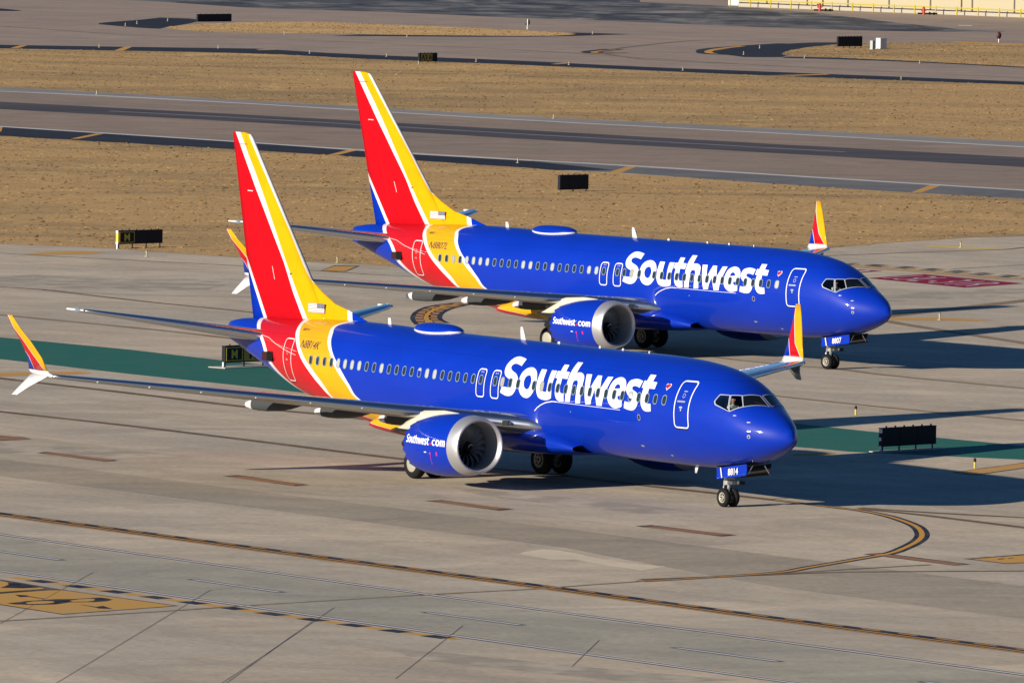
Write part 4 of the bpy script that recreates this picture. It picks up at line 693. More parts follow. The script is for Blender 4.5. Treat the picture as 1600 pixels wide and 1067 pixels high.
def fin_detail():
    B=bvh(FIN); mb=MB(); mp=hitmap(B,.004)
    ribbon(mb,[(36.9,9.95),(36.45,9.95)],.03,mp,0); ribbon(mb,[(34.6,6.6),(34.8,7.1)],.03,mp,0); ribbon(mb,[(36.95,11.75),(37.9,11.72)],.025,mp,2); ribbon(mb,[(33.3,6.9),(33.45,6.85)],.05,mp,2)
    ribbon(mb,[(35.0,5.3),(37.1,12.15)],.008,mp,1); 
    return mb.mesh('rudder_seam',[M_decal,M_darkred,M_dark])
M_darkred=mat('seam_red',(.25,.004,.01),.5)
def reg_mesh(t,w_,h,s,z,sh):
    mb=MB(); V,F=text_flat(t,(w_,h),shear=sh,off=0); decal(mb,([(s-x,z+y) for x,y in V],F),hitmap(BF,.007)); return mb.mesh('registration',[M_reg])
def nose_num(t):
    mb=MB(); V,F=text_flat(t,(.62,.25),off=.02); mb.add([P(3.24-x+.06*0,-.578+0*y,1.20+(x*.135)+y) for x,y in V],F,0); return mb.mesh('fleet_number',[M_decal])
def apu_mesh():
    mb=MB(); B=BF; h=hitmap(B,.0)
    a=h(33.3,3.72); mb.box(a+Vector((.30,-.05,0)),(.40,.20,.36),0); mb.box(a+Vector((-.08,-.06,-.02)),(.38,.10,.34),1,Matrix.Rotation(R(12),3,'Z'))
    return mb.mesh('auxiliary_inlet',[M_bay,M_brownred,M_blue])
def skid_mesh():
    mb=MB(); mb.box(P(31.0,0,1.98),(.7,.10,.35),0,Matrix.Rotation(R(-14),3,'Y')); return mb.mesh('tail_skid',[M_blue])
FIN=fin_mesh(); NAC={-1:nacelle_mesh(-1),1:nacelle_mesh(1)}
CACHE={}
def cm(key,fn):
    if key not in CACHE: CACHE[key]=fn()
    return CACHE[key]
def aeroplane(x,y,head,roll,reg,sub,num,wa,wf,label):
    root=bpy.data.objects.new('airliner',None); col.objects.link(root); root.location=(x,y,0); root.rotation_euler=(roll,0,head); root.empty_display_size=2
    prop(root,label,'airliner','blue airliners taxiing one behind the other')
    f=link('fuselage',FUSC,root)
    for i,(s,stt) in enumerate(list(zip(AFT,wa))+list(zip(FWD,wf))+[(17.52,'d'),(16.56,'d')]):
        link('cabin_window',cm(('w',i,stt),lambda: window_mesh(s,3.79,stt)),f)
    for k in ('front','rear',17.53,16.56): link('door',cm(('door',k),lambda: door_mesh(k)),f)
    for sg in(-1,1): link('cockpit_window',cm(('cw',sg),lambda: cockpit_mesh(sg)),f)
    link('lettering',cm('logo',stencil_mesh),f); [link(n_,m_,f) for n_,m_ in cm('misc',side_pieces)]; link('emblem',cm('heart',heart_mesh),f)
    link('registration',reg_mesh(reg,1.42,.30,30.60,4.20,.22),f); link('registration',reg_mesh(sub,.45,.09,31.1,4.83,.2),f); link('auxiliary_inlet',cm('apu',apu_mesh),f); link('tail_skid',cm('skid',skid_mesh),f); link('wheel_well_shade',cm('bay',bay_mesh),f)
    fin=link('tail_fin',FIN,root); link('flag',cm('flag',flag_mesh),fin); link('rudder_seam',cm('seam',fin_detail),fin)
    for sg in (-1,1):
        wg=link('wing',cm(('wing',sg),lambda: wing_mesh(sg)),root); link('winglet',cm(('wl',sg),lambda: winglet_mesh(sg)),wg)
        for (yy,tp,z) in ((7.6,24.75,2.50),(5.2,23.65,2.26),(3.0,22.6,2.02)): link('flap_track_fairing',cm(('ft',sg,yy),lambda: fairing_mesh(sg,yy,tp,z)),wg)
        link('tailplane',cm(('stab',sg),lambda: stab_mesh(sg)),root)
        e=bpy.data.objects.new('engine',None); col.objects.link(e); e.parent=root
        nc=link('nacelle',NAC[sg],e); 
        link('inlet_lip',cm(('lip',sg),lambda: lip_mesh(sg)),e); link('fan',cm(('fan',sg),lambda: fan_mesh(sg)),e); link('spinner',cm(('spin',sg),lambda: spinner_mesh(sg)),e)
        link('exhaust_nozzle',cm(('exh',sg),lambda: exhaust_mesh(sg)),e); link('pylon',cm(('pyl',sg),lambda: pylon_mesh(sg)),e)
        if sg<0: [link(n_,m_,e) for n_,m_ in cm('nlet',lambda: nac_letters(-1))]
        dz=-sg*2.86*math.sin(roll)
        g=bpy.data.objects.new('main_landing_gear',None); col.objects.link(g); g.parent=root; g.location=(0,0,dz)
        for o_ in (-.43,.43): link('wheel',cm(('mw',sg,o_),lambda: wheel_mesh(.565,.40,sg*2.86+o_,19.65,.565,hubcap=(o_*sg>0),side=sg)),g)
        link('strut',cm(('ms',sg),lambda: main_strut(sg)),g)
    g=bpy.data.objects.new('nose_landing_gear',None); col.objects.link(g); g.parent=root
    for o_ in (-.2,.2): link('wheel',cm(('nw',o_),lambda: wheel_mesh(.345,.20,o_,4.0,.345)),g)
    link('strut',cm('ns',nose_strut),g)
    for sg in (-1,1): link('gear_door',cm(('nd',sg),lambda: nose_door(sg)),g)
    link('fleet_number',nose_num(num),g)
    link('antenna_dome',cm('satcom',satcom_mesh),root)
    for k,(s,a,b,c,sw,tp) in enumerate(((17.3,5.22,5.73,.36,.25,.15),(26.5,5.24,5.55,.26,.10,.18),(5.85,1.45,1.08,.24,.16,.12))): link('blade_antenna',cm(('ba',k),lambda: blade_ant(s,a,b,c,sw,tp)),root)
    def beacon(s,c): mb=MB(); mb.box(P(s,0,5.27),(c,.05,.07),0); mb.box(P(s,0,5.31),(c*.6,.035,.03),0); return mb.mesh('beacon_light',[M_decal])
    for s,c in ((15.1,.14),(12.4,.1),(10.9,.1),(9.2,.06)): link('beacon_light',cm(('bl',s),lambda: beacon(s,c)),root)
    return root
A1=aeroplane(7.906,330.24,-0.98010,R(-.419),'N8814K','8814','8814',ST1,SF1,'nearer blue airliner numbered 8814 on its gear door, in front of the other')
A2=aeroplane(14.298,410.09,-0.87467,R(1.049),'N8807L','8807','8807',ST2,SF2,'farther blue airliner numbered 8807, partly hidden by the other one')

bpy.context.view_layer.update()
pilot(A1,'pilot in a white shirt behind the side window of the nearer airliner')
pilot(A2,'pilot in a white shirt behind the side window of the farther airliner')
# ------------------------------------------------------------------ ground, pavements and paint
ZK=.35
def stone(name,c1,c2,c3,streak=.5,joints=False,rough=.85,s1=.05,bumpy=.15):
    m=mat(name,c1,rough,spec=.12); t=NT(m); co=t.coord(); r=t.mapping(co,rot=(0,0,R(53.5)))
    a=t.noise(r,s1,6,.6); b=t.noise(t.mapping(r,scale=(.12,1,1)),.55,5,.6); c=t.noise(co,3.5,5,.65); d=t.noise(co,.28,5,.6,1.5)
    col_=t.mix(t.mapr(a,.35,.68),c1,c2); col_=t.mix(t.math('MULTIPLY',t.mapr(b,.45,.75),streak),col_,c3)
    col_=t.mix(t.mapr(d,.50,.72,0,.6),col_,tuple(x*.72 for x in c1)); e_=t.noise(t.mapping(co,rot=(0,0,R(20)),scale=(.6,1,1)),.13,9,.68,1.6); col_=t.mix(t.mapr(e_,.48,.66,0,.75),col_,(c1[0]*.70,c1[1]*.72,c1[2]*.78)); col_=t.mix(t.mapr(e_,.32,.46,.7,0),col_,tuple(x*1.16 for x in c1)); g=t.mapr(c,.3,.7,.84,1.12); x=t.N('ShaderNodeVectorMath',operation='SCALE'); t.L(col_,x.inputs[0]); t.L(g,x.inputs[3]); o=x.outputs[0]
    if joints:
        sp=t.N('ShaderNodeSeparateXYZ'); t.L(r,sp.inputs[0]); f=None
        for k,ax in enumerate((0,1)):
            q=t.math('ABSOLUTE',t.math('SUBTRACT',t.math('FRACT',t.math('DIVIDE',sp.outputs[ax],7.62)),.5)); l=t.mapr(q,.498,.4995,0,1); f=l if f is None else t.math('MAXIMUM',f,l)
        o=t.mix(t.math('MULTIPLY',f,.07),o,(.06,.055,.05))
        # slab-to-slab tone changes
        wn_=t.N('ShaderNodeTexWhiteNoise',noise_dimensions='2D'); v=t.N('ShaderNodeVectorMath',operation='FLOOR'); v2=t.N('ShaderNodeVectorMath',operation='SCALE'); t.L(r,v2.inputs[0]); v2.inputs[3].default_value=1/7.62
        ad=t.N('ShaderNodeVectorMath',operation='ADD'); t.L(v2.outputs[0],ad.inputs[0]); ad.inputs[1].default_value=(.5,.5,0); t.L(ad.outputs[0],v.inputs[0]); t.L(v.outputs[0],wn_.inputs[0])
        y=t.N('ShaderNodeVectorMath',operation='SCALE'); t.L(o,y.inputs[0]); t.L(t.mapr(wn_.outputs[0],0,1,.91,1.04),y.inputs[3]); o=y.outputs[0]
    t.L(o,t.b.inputs['Base Color']); t.bump(c,bumpy,.02); return m
MC=stone('apron_concrete',(0.525,0.430,0.312),(0.430,0.380,0.300),(0.330,0.275,0.212),.55,True)
MLANE=stone('lane_concrete',(0.355,0.295,0.215),(0.335,0.295,0.225),(0.280,0.240,0.18),.45)
MLANE2=stone('lane_concrete_light',(0.440,0.365,0.262),(0.420,0.375,0.284),(0.340,0.290,0.215),.45)
MROAD=stone('service_road_concrete',(0.365,0.33,0.255),(0.345,0.322,0.255),(0.300,0.280,0.215),.5)
MRWY=stone('runway_concrete',(0.285,0.215,0.160),(0.262,0.205,0.160),(0.22,0.172,0.136),.5)
MFAR=stone('far_concrete',(0.335,0.255,0.195),(0.305,0.245,0.195),(0.26,0.205,0.165),.5)
MASPH=stone('asphalt_new',(.022,.025,.036),(.034,.036,.045),(.016,.018,.026),.5)
MSHG=stone('asphalt_worn',(.15,.148,.145),(.16,.155,.15),(.12,.12,.12),.5)
MSHL=stone('asphalt_light',(.27,.25,.225),(.25,.235,.215),(.21,.20,.185),.4)
MPAT=mat('patched_tarmac',(.1,.1,.1),.85,spec=.12); _t=NT(MPAT); _r=_t.mapping(_t.coord(),rot=(0,0,R(30)),scale=(1,.55,1)); _a=_t.noise(_r,.11,7,.68,1.2); _b=_t.noise(_t.coord(),.02,3,.5)
_t.L(_t.mix(_t.mapr(_b,.4,.65,0,.35),_t.ramp(_a,[(.36,(.022,.026,.038)),(.46,(.055,.06,.07)),(.54,(.13,.13,.13)),(.64,(.25,.235,.215)),(.75,(.32,.29,.26))]),(.09,.085,.085)),_t.b.inputs['Base Color'])
def paint(name,c,wear=.35,base=(.33,.29,.25),sc_=2.2):
    m=mat(name,c,.75,spec=.12); t=NT(m); co=t.coord(); a=t.noise(co,sc_,6,.7); b=t.noise(co,.35,4,.6)
    f=t.math('MULTIPLY',t.mapr(t.math('ADD',t.math('MULTIPLY',a,.6),t.math('MULTIPLY',b,.4)),.46,.66),wear*1.6,clamp=True)
    t.L(t.mix(f,c,base),t.b.inputs['Base Color']); return m
def rubber_mat():
    m=mat('tyre_rubber_marks',(.10,.095,.095),.75,spec=.12); t=NT(m); r=t.mapping(t.coord(),rot=(0,0,R(48)),scale=(.02,1,1)); a=t.noise(r,.9,4,.5)
    t.L(t.ramp(a,[(.3,(.045,.042,.046)),(.5,(.07,.062,.064)),(.75,(.12,.10,.095))]),t.b.inputs['Base Color']); return m
def grass_mat(name,k=1.0,gr=.5):
    m=mat(name,(.2,.15,.08),.95,spec=.1); t=NT(m); co=t.coord(); a=t.noise(t.mapping(co,rot=(0,0,R(48)),scale=(.35,1,1)),.05,7,.68,1.2); b=t.noise(co,.35,6,.7,.5); c=t.noise(co,5,4,.7); d=t.noise(co,.09,5,.7,1)
    o=t.ramp(b,[(.25,(.37*k,.232*k,.100*k)),(.45,(.44*k,.278*k,.120*k)),(.6,(.48*k,.307*k,.132*k)),(.78,(.54*k,.350*k,.152*k))])
    o=t.mix(t.math('MULTIPLY',t.mapr(a,.45,.62),gr+.35),o,(.27*k,.185*k,.092*k)); o=t.mix(t.mapr(d,.56,.70,0,.8),o,(.54*k,.365*k,.155*k))
    o=t.mix(t.mapr(c,.5,.72,0,.15),o,(.27*k,.17*k,.08*k)); t.L(o,t.b.inputs['Base Color']); t.bump(t.math('ADD',t.math('MULTIPLY',c,.3),b),.45,.25); return m
MG=grass_mat('dry_grass'); MG2=grass_mat('pale_dry_grass',1.25,.1)
PM={'brown':(paint('worn_brown_line',(.135,.085,.045),.25),.012),'brownl':(paint('worn_tan_line',(.21,.145,.075),.4),.012),'edge':(paint('sealant_line',(.13,.10,.075),.4),.012),
'cb':(paint('line_black_border',(.018,.022,.035),.15),.016),'cb_thin':(paint('line_black_border_worn',(.09,.075,.06),.5),.016),'cy':(paint('line_yellow',(.55,.27,.035),.2),.020),'cy_thin':(paint('line_yellow_worn',(.33,.22,.10),.4),.020),
'wk':(paint('white_line_border',(.025,.028,.045),.25),.014),'w':(paint('white_line',(.52,.52,.52),.25),.018),'wfaint':(paint('white_line_faint',(.25,.24,.24),.5),.030),
'joint':(paint('pale_joint',(.50,.46,.40),.3),.016),'crack':(mat('crack',(.10,.09,.08),.9),.024),'dashy':(paint('line_orange',(.40,.19,.06),.25),.020),
'green':(paint('green_paint',(.022,.125,.095),.4,(.055,.125,.095),.5),.008),'dblack':(paint('marking_black',(.05,.04,.035),.4),.012),'orange':(None,.016),'orange2':(paint('marking_amber',(.52,.27,.05),.25),.016),
'orange3':(paint('panel_yellow',(.50,.28,.065),.22),.016),'orange4':(paint('panel_yellow_top',(.50,.28,.065),.22),.026),'dblack2':(mat('marking_black_fine',(.05,.035,.02),.8),.021),'dblack3':(paint('panel_black',(.018,.018,.026),.15),.021),
'maroon':(paint('maroon_paint',(.22,.008,.034),.12,(.2,.06,.07)),.012),'mwhite':(paint('panel_white',(.50,.42,.42),.2),.020),'yellow':(paint('thin_yellow',(.60,.45,.10),.2),.016),
'smudge':(paint('rubber_smudge',(.31,.265,.205),1.0,(.46,.395,.30),.5),.0085),'lane':(MLANE,.004),'lane2':(MLANE2,.004),'road':(MROAD,.005),'patch':(paint('concrete_patch',(.62,.52,.37),.25),.012),'shoulder_dark':(MASPH,.014),'shoulder_grey':(MSHG,.012),'shoulder_lt':(MSHL,.012),'rubber':(rubber_mat(),.020),'runway':(MRWY,.008),
'asph':(MASPH,.016),'fartar':(MFAR,.003),'patchy':(MPAT,.012),'patchw':(mat('pale_slab',(.5,.46,.4),.8),.02),'grass':(MG,.03),'grass2':(MG2,.03)}
def om():
    m=mat('dash_orange',(.30,.13,.035),.7); t=NT(m); r=t.mapping(t.coord(),rot=(0,0,R(53.5))); sp=t.N('ShaderNodeSeparateXYZ'); t.L(r,sp.inputs[0])
    q=t.math('FRACT',t.math('MULTIPLY',sp.outputs[1],3.1)); f=t.mapr(q,.62,.7); t.L(t.mix(t.math('MULTIPLY',f,.8),(.33,.15,.045),(.07,.04,.025)),t.b.inputs['Base Color']); return m
PM['orange']=(om(),.016)
PM={k:(a,b*ZK) for k,(a,b) in PM.items()}
NAMES={'brown':'taxiway_centreline_worn','brownl':'taxiway_line_faded','edge':'pavement_edge_line','cb':'taxiway_line_border','cb_thin':'taxiway_line_border_worn','cy':'taxiway_centreline','cy_thin':'taxiway_centreline_thin','wk':'service_road_line_border','w':'service_road_line','wfaint':'runway_centreline','joint':'pavement_joint','crack':'pavement_cracks','dashy':'holding_line_dashes','green':'green_painted_pavement','dblack':'marking_border','orange':'taxiway_dashes','orange2':'taxiway_chevrons','orange3':'yellow_pavement_panel','orange4':'yellow_panel_counters','dblack2':'marking_specks','dblack3':'black_pavement_lettering','maroon':'maroon_pavement_panel','mwhite':'white_pavement_lettering','yellow':'yellow_edge_marking','smudge':'tyre_smudges','lane':'taxi_lane','lane2':'taxi_lane_edge','road':'service_road','patch':'concrete_repair','shoulder_dark':'runway_shoulder_dark','shoulder_grey':'runway_shoulder','shoulder_lt':'runway_shoulder_far','rubber':'runway_rubber_track','runway':'runway','asph':'asphalt_shoulder','fartar':'far_taxiway','patchy':'patched_tarmac','patchw':'pale_slab','grass':'grass_field','grass2':'grass_island'}
MBs={}
def gm(k): return MBs.setdefault(k,MB())
def resample(pts,step):
    q=[]
    for a,b in zip(pts,pts[1:]):
        L=math.hypot(b[0]-a[0],b[1]-a[1]);k=max(1,int(L/step)); q+=[(a[0]+(b[0]-a[0])*j/k,a[1]+(b[1]-a[1])*j/k) for j in range(k)]
    return q+[pts[-1]]
def catmull(p,k=6):
    o=[];n=len(p)
    for i in range(n-1):
        p0=p[max(0,i-1)];p1=p[i];p2=p[i+1];p3=p[min(n-1,i+2)]
        for j in range(k):
            t=j/k; o.append(tuple(.5*((2*p1[a])+(-p0[a]+p2[a])*t+(2*p0[a]-5*p1[a]+4*p2[a]-p3[a])*t*t+(-p0[a]+3*p1[a]-3*p2[a]+p3[a])*t**3) for a in (0,1)))
    return o+[p[-1]]
def strip(k,pts,wd,off=0,z=None):
    z=PM[k][1] if z is None else z; n=len(pts); V=[]
    for i in range(n):
        a=pts[max(0,i-1)];b=pts[min(n-1,i+1)]; d=Vector((b[0]-a[0],b[1]-a[1])).normalized(); nx,ny=-d.y,d.x
        V+=[(pts[i][0]+nx*(off+wd/2),pts[i][1]+ny*(off+wd/2),z),(pts[i][0]+nx*(off-wd/2),pts[i][1]+ny*(off-wd/2),z)]
    gm(k).add(V,[(2*i,2*i+1,2*i+3,2*i+2) for i in range(n-1)])
def dashes(pts,period,duty,ph=0):
    q=resample(pts,.15); o=[];cur=[];L=0
    for a,b in zip(q,q[1:]):
        u=((L+ph)%period)/period
        if u<duty: cur.append(a)
        elif len(cur)>1: o.append(cur+[a]);cur=[]
        else: cur=[]
        L+=math.hypot(b[0]-a[0],b[1]-a[1])
    if len(cur)>1:o.append(cur)
    return o
zstep={}
for n_,(k,wd,pts) in enumerate(LINES):
    if k=='yb':
        p=resample(pts,6); strip('cb',p,1.05,0,.0125*ZK); strip('cy',p,.13,-.42,.018*ZK); strip('cy',p,.13,-.10,.018*ZK)
        for d in dashes(p,1.85,.52): strip('cy',d,.14,.32,.018*ZK)
    elif k=='chk':
        p=resample(pts,6)
        for d in dashes(p,2.15,.5,1.07): strip('cb',d,.62,0,.0125*ZK)
        for d in dashes(p,2.15,.5,0): strip('orange2',d,.42,0,.0145*ZK)
    elif k=='hold':
        p=resample(pts,4)
        for o_ in (-1.9,-1.0): strip('dblack',p,.50,o_,.0125*ZK); strip('orange2',p,.36,o_,.0165*ZK)
        for d in dashes(p,2.2,.55): strip('cb',d,.75,-.1,.0125*ZK)
        for d in dashes(p,2.2,.45,1.2): strip('orange2',d,.36,-.1,.0165*ZK)
        for d in dashes(p,2.2,.55,.9): strip('cb',d,.75,.9,.0125*ZK)
    elif k=='dashy':
        p=catmull(pts)
        for d in dashes(p,2.3,.72): strip('dashy',d,wd)
    else:
        p=catmull(pts,8) if len(pts)>4 and k in('cb','cy','cb_thin','cy_thin') else (catmull(pts,4) if len(pts)>2 else pts)
        zz=PM[k][1]+(.00012*n_ if k in('brown','brownl','edge') else 0); strip(k,p,wd*(1.2 if k=='cb' else 1),0,zz)
def rough_edge(pts,step,amp):
    q=resample(list(pts)+[pts[0]],step)[:-1]; r=random.Random(len(q)); return [(x+r.uniform(-amp,amp),y+r.uniform(-amp,amp)) for x,y in q]
GR=[]
pz={}
for i_,(k,pts) in enumerate(POLYS):
    if k in('grass','grass2'): pts=rough_edge(smooth_loop(list(pts)),1.6,.35); GR.append((k,pts))
    elif k=='patch': pts=rough_edge(smooth_loop(pts),.5,.06)
    elif k=='asph': pts=smooth_loop(list(pts))
    z=PM[k][1]+pz.get(k,0)*(.0004 if k in('lane','lane2','grass','grass2','asph') else .00006); pz[k]=pz.get(k,0)+1
    tri=tessellate_polygon([[Vector((x,y,0)) for x,y in pts]]); gm(k).add([(x,y,z) for x,y in pts],[tuple(t) for t in tri])
# runway designation on the maroon panel
V,F=text_flat('13L-31R',(8.1,4.2),off=-.012,dz=5); a=Vector((18.85,487.33)); ux=(Vector((23.71,479.38))-a).normalized(); uy=(Vector((22.14,492.27))-a).normalized()
gm('mwhite').add([(*(a+ux*(x+.6)+uy*(y+.85)),.0205*ZK) for x,y in V],F)
for k,mb in MBs.items():
    me=mb.mesh(NAMES[k],[PM[k][0]]); bm=bmesh.new(); bm.from_mesh(me); bmesh.ops.recalc_face_normals(bm,faces=bm.faces)
    up=[f for f in bm.faces if f.normal.z<0]; bmesh.ops.reverse_faces(bm,faces=up); bm.to_mesh(me); bm.free()
    o=link(NAMES[k],me); prop(o,kind='structure')
g=MB(); g.add([(-3000,-800,0),(3000,-800,0),(3000,4500,0),(-3000,4500,0)],[(0,1,2,3)]); prop(link('ground',g.mesh('ground',[MC])),kind='structure')
# dry grass tufts standing on the fields (nobody could count them)
def tufts():
    rs=np.random.RandomState(3); allV=[];n=0
    for k,pts in GR:
        P_=np.array(pts); x0,y0=P_.min(0);x1,y1=P_.max(0); A=abs(area2([tuple(p) for p in pts])); N=int(min(9000,A*1.3))
        M=int(N*(x1-x0)*(y1-y0)/A); q=rs.uniform((x0,y0),(x1,y1),(M,2))
        ins=np.zeros(M,bool); j=len(pts)-1
        for i in range(len(pts)):
            xi,yi=P_[i];xj,yj=P_[j]; c=((yi>q[:,1])!=(yj>q[:,1]))&(q[:,0]<(xj-xi)*(q[:,1]-yi)/((yj-yi) or 1e-9)+xi); ins^=c; j=i
        q=q[ins]; m=len(q); h=rs.uniform(.02,.07,m)*(1+.6*(rs.rand(m)>.97)); a=rs.uniform(-.7,.7,m); wd=rs.uniform(.10,.30,m)
        dx=np.cos(a)*wd/2;dy=np.sin(a)*wd/2; lean=rs.uniform(-.08,.08,(m,2))
        z0=np.full(m,.005)
        for (sx,hh) in ((-1,0),(1,0),(.55,1),(-.5,.8)):
            pass
        v=np.stack([np.stack([q[:,0]-dx,q[:,1]-dy,z0],1),np.stack([q[:,0]+dx,q[:,1]+dy,z0],1),np.stack([q[:,0]+dx*.6+lean[:,0],q[:,1]+dy*.6+lean[:,1],h],1),np.stack([q[:,0]-dx*.5+lean[:,0],q[:,1]-dy*.5+lean[:,1],h*.75],1)],1)
        allV.append(v.reshape(-1,3)); n+=m
    V=np.concatenate(allV).astype(np.float32); me=bpy.data.meshes.new('grass_tufts'); me.vertices.add(len(V)); me.vertices.foreach_set('co',V.ravel()); me.loops.add(n*4); me.loops.foreach_set('vertex_index',np.arange(n*4,dtype=np.int32)); me.polygons.add(n); me.polygons.foreach_set('loop_start',np.arange(0,n*4,4,dtype=np.int32)); me.update(calc_edges=True); me.validate()
    me.materials.append(MTUFT); return me
MTUFT=grass_mat('dry_grass_tufts',.5,.3)
prop(link('grass_tufts',tufts()),label='short dry winter grass over the airfield strips',cat='grass',kind='stuff')
# ------------------------------------------------------------------ signs, lights, building
M_sb=mat('sign_black',(.012,.012,.016),.6,spec=.15); M_sy=mat('sign_yellow',(.26,.20,.012),.5); M_syb=mat('sign_end_yellow',(.65,.42,.05),.5); M_sw=mat('sign_end_white',(.7,.7,.66),.5); M_slab=mat('sign_slab',(.34,.31,.27),.9); M_gal=mat('sign_leg',(.10,.12,.11),.6)
M_olive=mat('sign_olive_letter',(.42,.37,.03),.5); M_grn=mat('grey_cabinet',(.30,.32,.32),.6)
def sign(x,y,Wd,Hh,leg,label,style,nleg=4,lights=6,ang=44,group=None,end='w'):
    r=bpy.data.objects.new('airfield_sign',None); col.objects.link(r); r.location=(x,y,0); r.rotation_euler=(0,0,R(ang)); prop(r,label,'sign',group)
    T=.22; mb=MB(); mb.box((Wd/2,0,leg+Hh/2),(Wd,T,Hh)); mb.box((Wd/2,0,leg+Hh+.012),(Wd+.03,T+.04,.024)); mb.box((Wd/2,0,leg-.012),(Wd+.03,T+.04,.024))
    for i in range(1,3): mb.box((Wd*i/3,-T/2-.005,leg+Hh/2),(.03,.012,Hh))
    link('panel',mb.mesh('panel',[M_sb]),r)
    for i in range(nleg):
        lb=MB(); lx=.1+(Wd-.2)*i/(nleg-1); lb.tube((lx,0,.0),(lx,0,leg),.035,0,8); lb.tube((lx,0,.0),(lx,0,.04),.09,0,10); link('leg',lb.mesh('leg',[M_gal]),r)
    for i in range(lights):
        lb=MB(); lx=Wd*(i+.6)/lights; lb.tube((lx,0,leg+Hh+.02),(lx,0,leg+Hh+.09),.035,0,8); link('lamp_cap',lb.mesh('lamp_cap',[M_sb]),r)
    eb=MB()
    if end=='w':
        eb.box((-.012,0,leg+Hh*.86),(.02,T*.8,Hh*.24),0); eb.box((-.012,.02,leg+Hh*.38),(.02,T*.5,Hh*.20),0); eb.box((-.012,0,leg*.5),(.05,.08,leg),0)
    elif end=='d': eb.box((-.012,0,leg*.5),(.05,.08,leg),0)
    elif end=='y': eb.box((-.014,0,leg+Hh*.5),(.024,T*.85,Hh*.95),1); eb.box((-.03,0,leg+Hh*.95),(.02,T*.8,.12),0); eb.box((-.03,0,leg+.04),(.02,T*.8,.12),0); eb.box((-.012,0,leg*.5),(.05,.08,leg),0)
    if eb.V: link('end_plate',eb.mesh('end_plate',[M_sw,M_syb]),r)
    def face(x0,x1,z0,z1,y_,m,name='face'):
        fb=MB(); fb.box(((x0+x1)/2,y_,(z0+z1)/2),(x1-x0,.01,z1-z0)); return link(name,fb.mesh(name,[m]),r)
    def txt(t,x0,wd,z0,hh,m,y_):
        V,F=text_flat(t,(wd,hh),off=.02,dz=9); lb=MB(); lb.add([(x0+a,y_,z0+b) for a,b in V],F); link('lettering',lb.mesh('lettering',[m]),r)
    yf=-T/2-.008
    if style=='M' or style=='MM':
        c=Wd*(.37 if style=='M' else .30); a,b=.06,c-.04; z0,z1=leg+.05,leg+Hh-.05
        for q in ((a,b,z0,z0+.03),(a,b,z1-.03,z1),(a,a+.035,z0+.03,z1-.03),(b-.035,b,z0+.03,z1-.03)): face(*q,yf,M_olive,'border')
        txt('M',a+(b-a)*.32,(b-a)*.36,z0+.1,(z1-z0)-.2,M_olive,yf-.006)
    if style=='MM':
        face(Wd*.31,Wd*.98,leg+.03,leg+Hh-.03,yf,M_sy); txt('M',Wd*.40,.42,leg+.12,Hh-.24,M_sb,yf-.008); txt('>',Wd*.60,.35,leg+.14,Hh-.28,M_sb,yf-.008)
    if style=='E':
        face(.18,Wd*.72,leg+.04,leg+Hh-.04,yf,M_sy); txt('A3 A',.25,Wd*.60,leg+.14,Hh-.28,M_sb,yf-.008)
    return r
def slab(x,y,Wd,ang,D=1.1,label=''):
    mb=MB(); mb.box((Wd/2,0,.02),(Wd+.8,D,.04)); o=link('concrete_slab',mb.mesh('concrete_slab',[M_slab])); o.location=(x,y,0); o.rotation_euler=(0,0,R(ang)); prop(o,kind='structure')
sign(-21.9,505.6,3.25,.70,.28,'black sign with a yellow M at one end standing in the grass','M',end='y')
sign(-12.75,404.3,3.6,.70,.25,'black and yellow sign with two Ms on a concrete slab under the nearer tail','MM',end='d'); slab(-12.75,404.3,3.6,44)
sign(2.84,585.4,2.55,.90,.15,'small blank black sign in the grass above the farther fuselage','',3,5,end='')
sign(14.55,358.95,3.05,.68,.24,'large blank black sign on the green pavement before the nearer nose','',end='w'); slab(14.55,358.95,3.05,44,.5)
sign(-9.11,853.1,2.3,.75,.1,'small olive and black lettered sign at the far edge of the grass','E',3,5,end='')
sign(-34.39,984.7,4.9,.78,.02,'long low black sign by the pale grass island at upper left','',4,6,end='')
sign(32.29,922.0,3.5,.95,.2,'tall blank dark sign beside the white cabinet at upper right','',5,8,end='')
def cabinet(x,y,W_,D_,H_,m,label,name='utility_cabinet'):
    r=bpy.data.objects.new(name,None); col.objects.link(r); r.location=(x,y,0); r.rotation_euler=(0,0,R(44)); prop(r,label,'cabinet')
    mb=MB(); mb.box((0,0,H_/2+.05),(W_,D_,H_)); mb.box((0,0,.03),(W_+.1,D_+.1,.06),1); link('body',mb.mesh('body',[m,M_slab]),r)
    for sx in (-1,1):
        d=MB(); d.box((sx*W_*.25,-D_/2-.012,H_/2+.05),(W_*.46,.02,H_*.94)); link('door',d.mesh('door',[m]),r)
    return r
cabinet(36.7,921.8,.95,.6,1.05,M_white,'white two-door cabinet on the grass right of the dark sign'); cabinet(35.7,919,.35,.35,.85,M_grn,'thin grey cabinet between the dark sign and white cabinet')
def round_sign(x,y,m,label,bar):
    r=bpy.data.objects.new('round_sign',None); col.objects.link(r); r.location=(x,y,0); r.rotation_euler=(0,0,R(10)); prop(r,label,'sign')
    d=MB(); f=lambda a,q,t:(q*.8*math.cos(t),a,.75+q*math.sin(t)*1.1); d.lathe([(-.03,.01),(-.03,.33),(.03,.33),(.03,.01)],f,0,24); link('disc',d.mesh('disc',[m]),r)
    p=MB(); p.tube((0,.05,0),(0,.05,.5),.04,0,8); link('post',p.mesh('post',[M_sw]),r)
    if bar: b=MB(); b.box((0,-.04,.75),(.10,.02,.7)); link('bar',b.mesh('bar',[M_sw]),r)
round_sign(1.11,975,mat('round_sign_black',(.02,.02,.02),.6),'round black disc sign with white upright bar beyond the grass island',True)
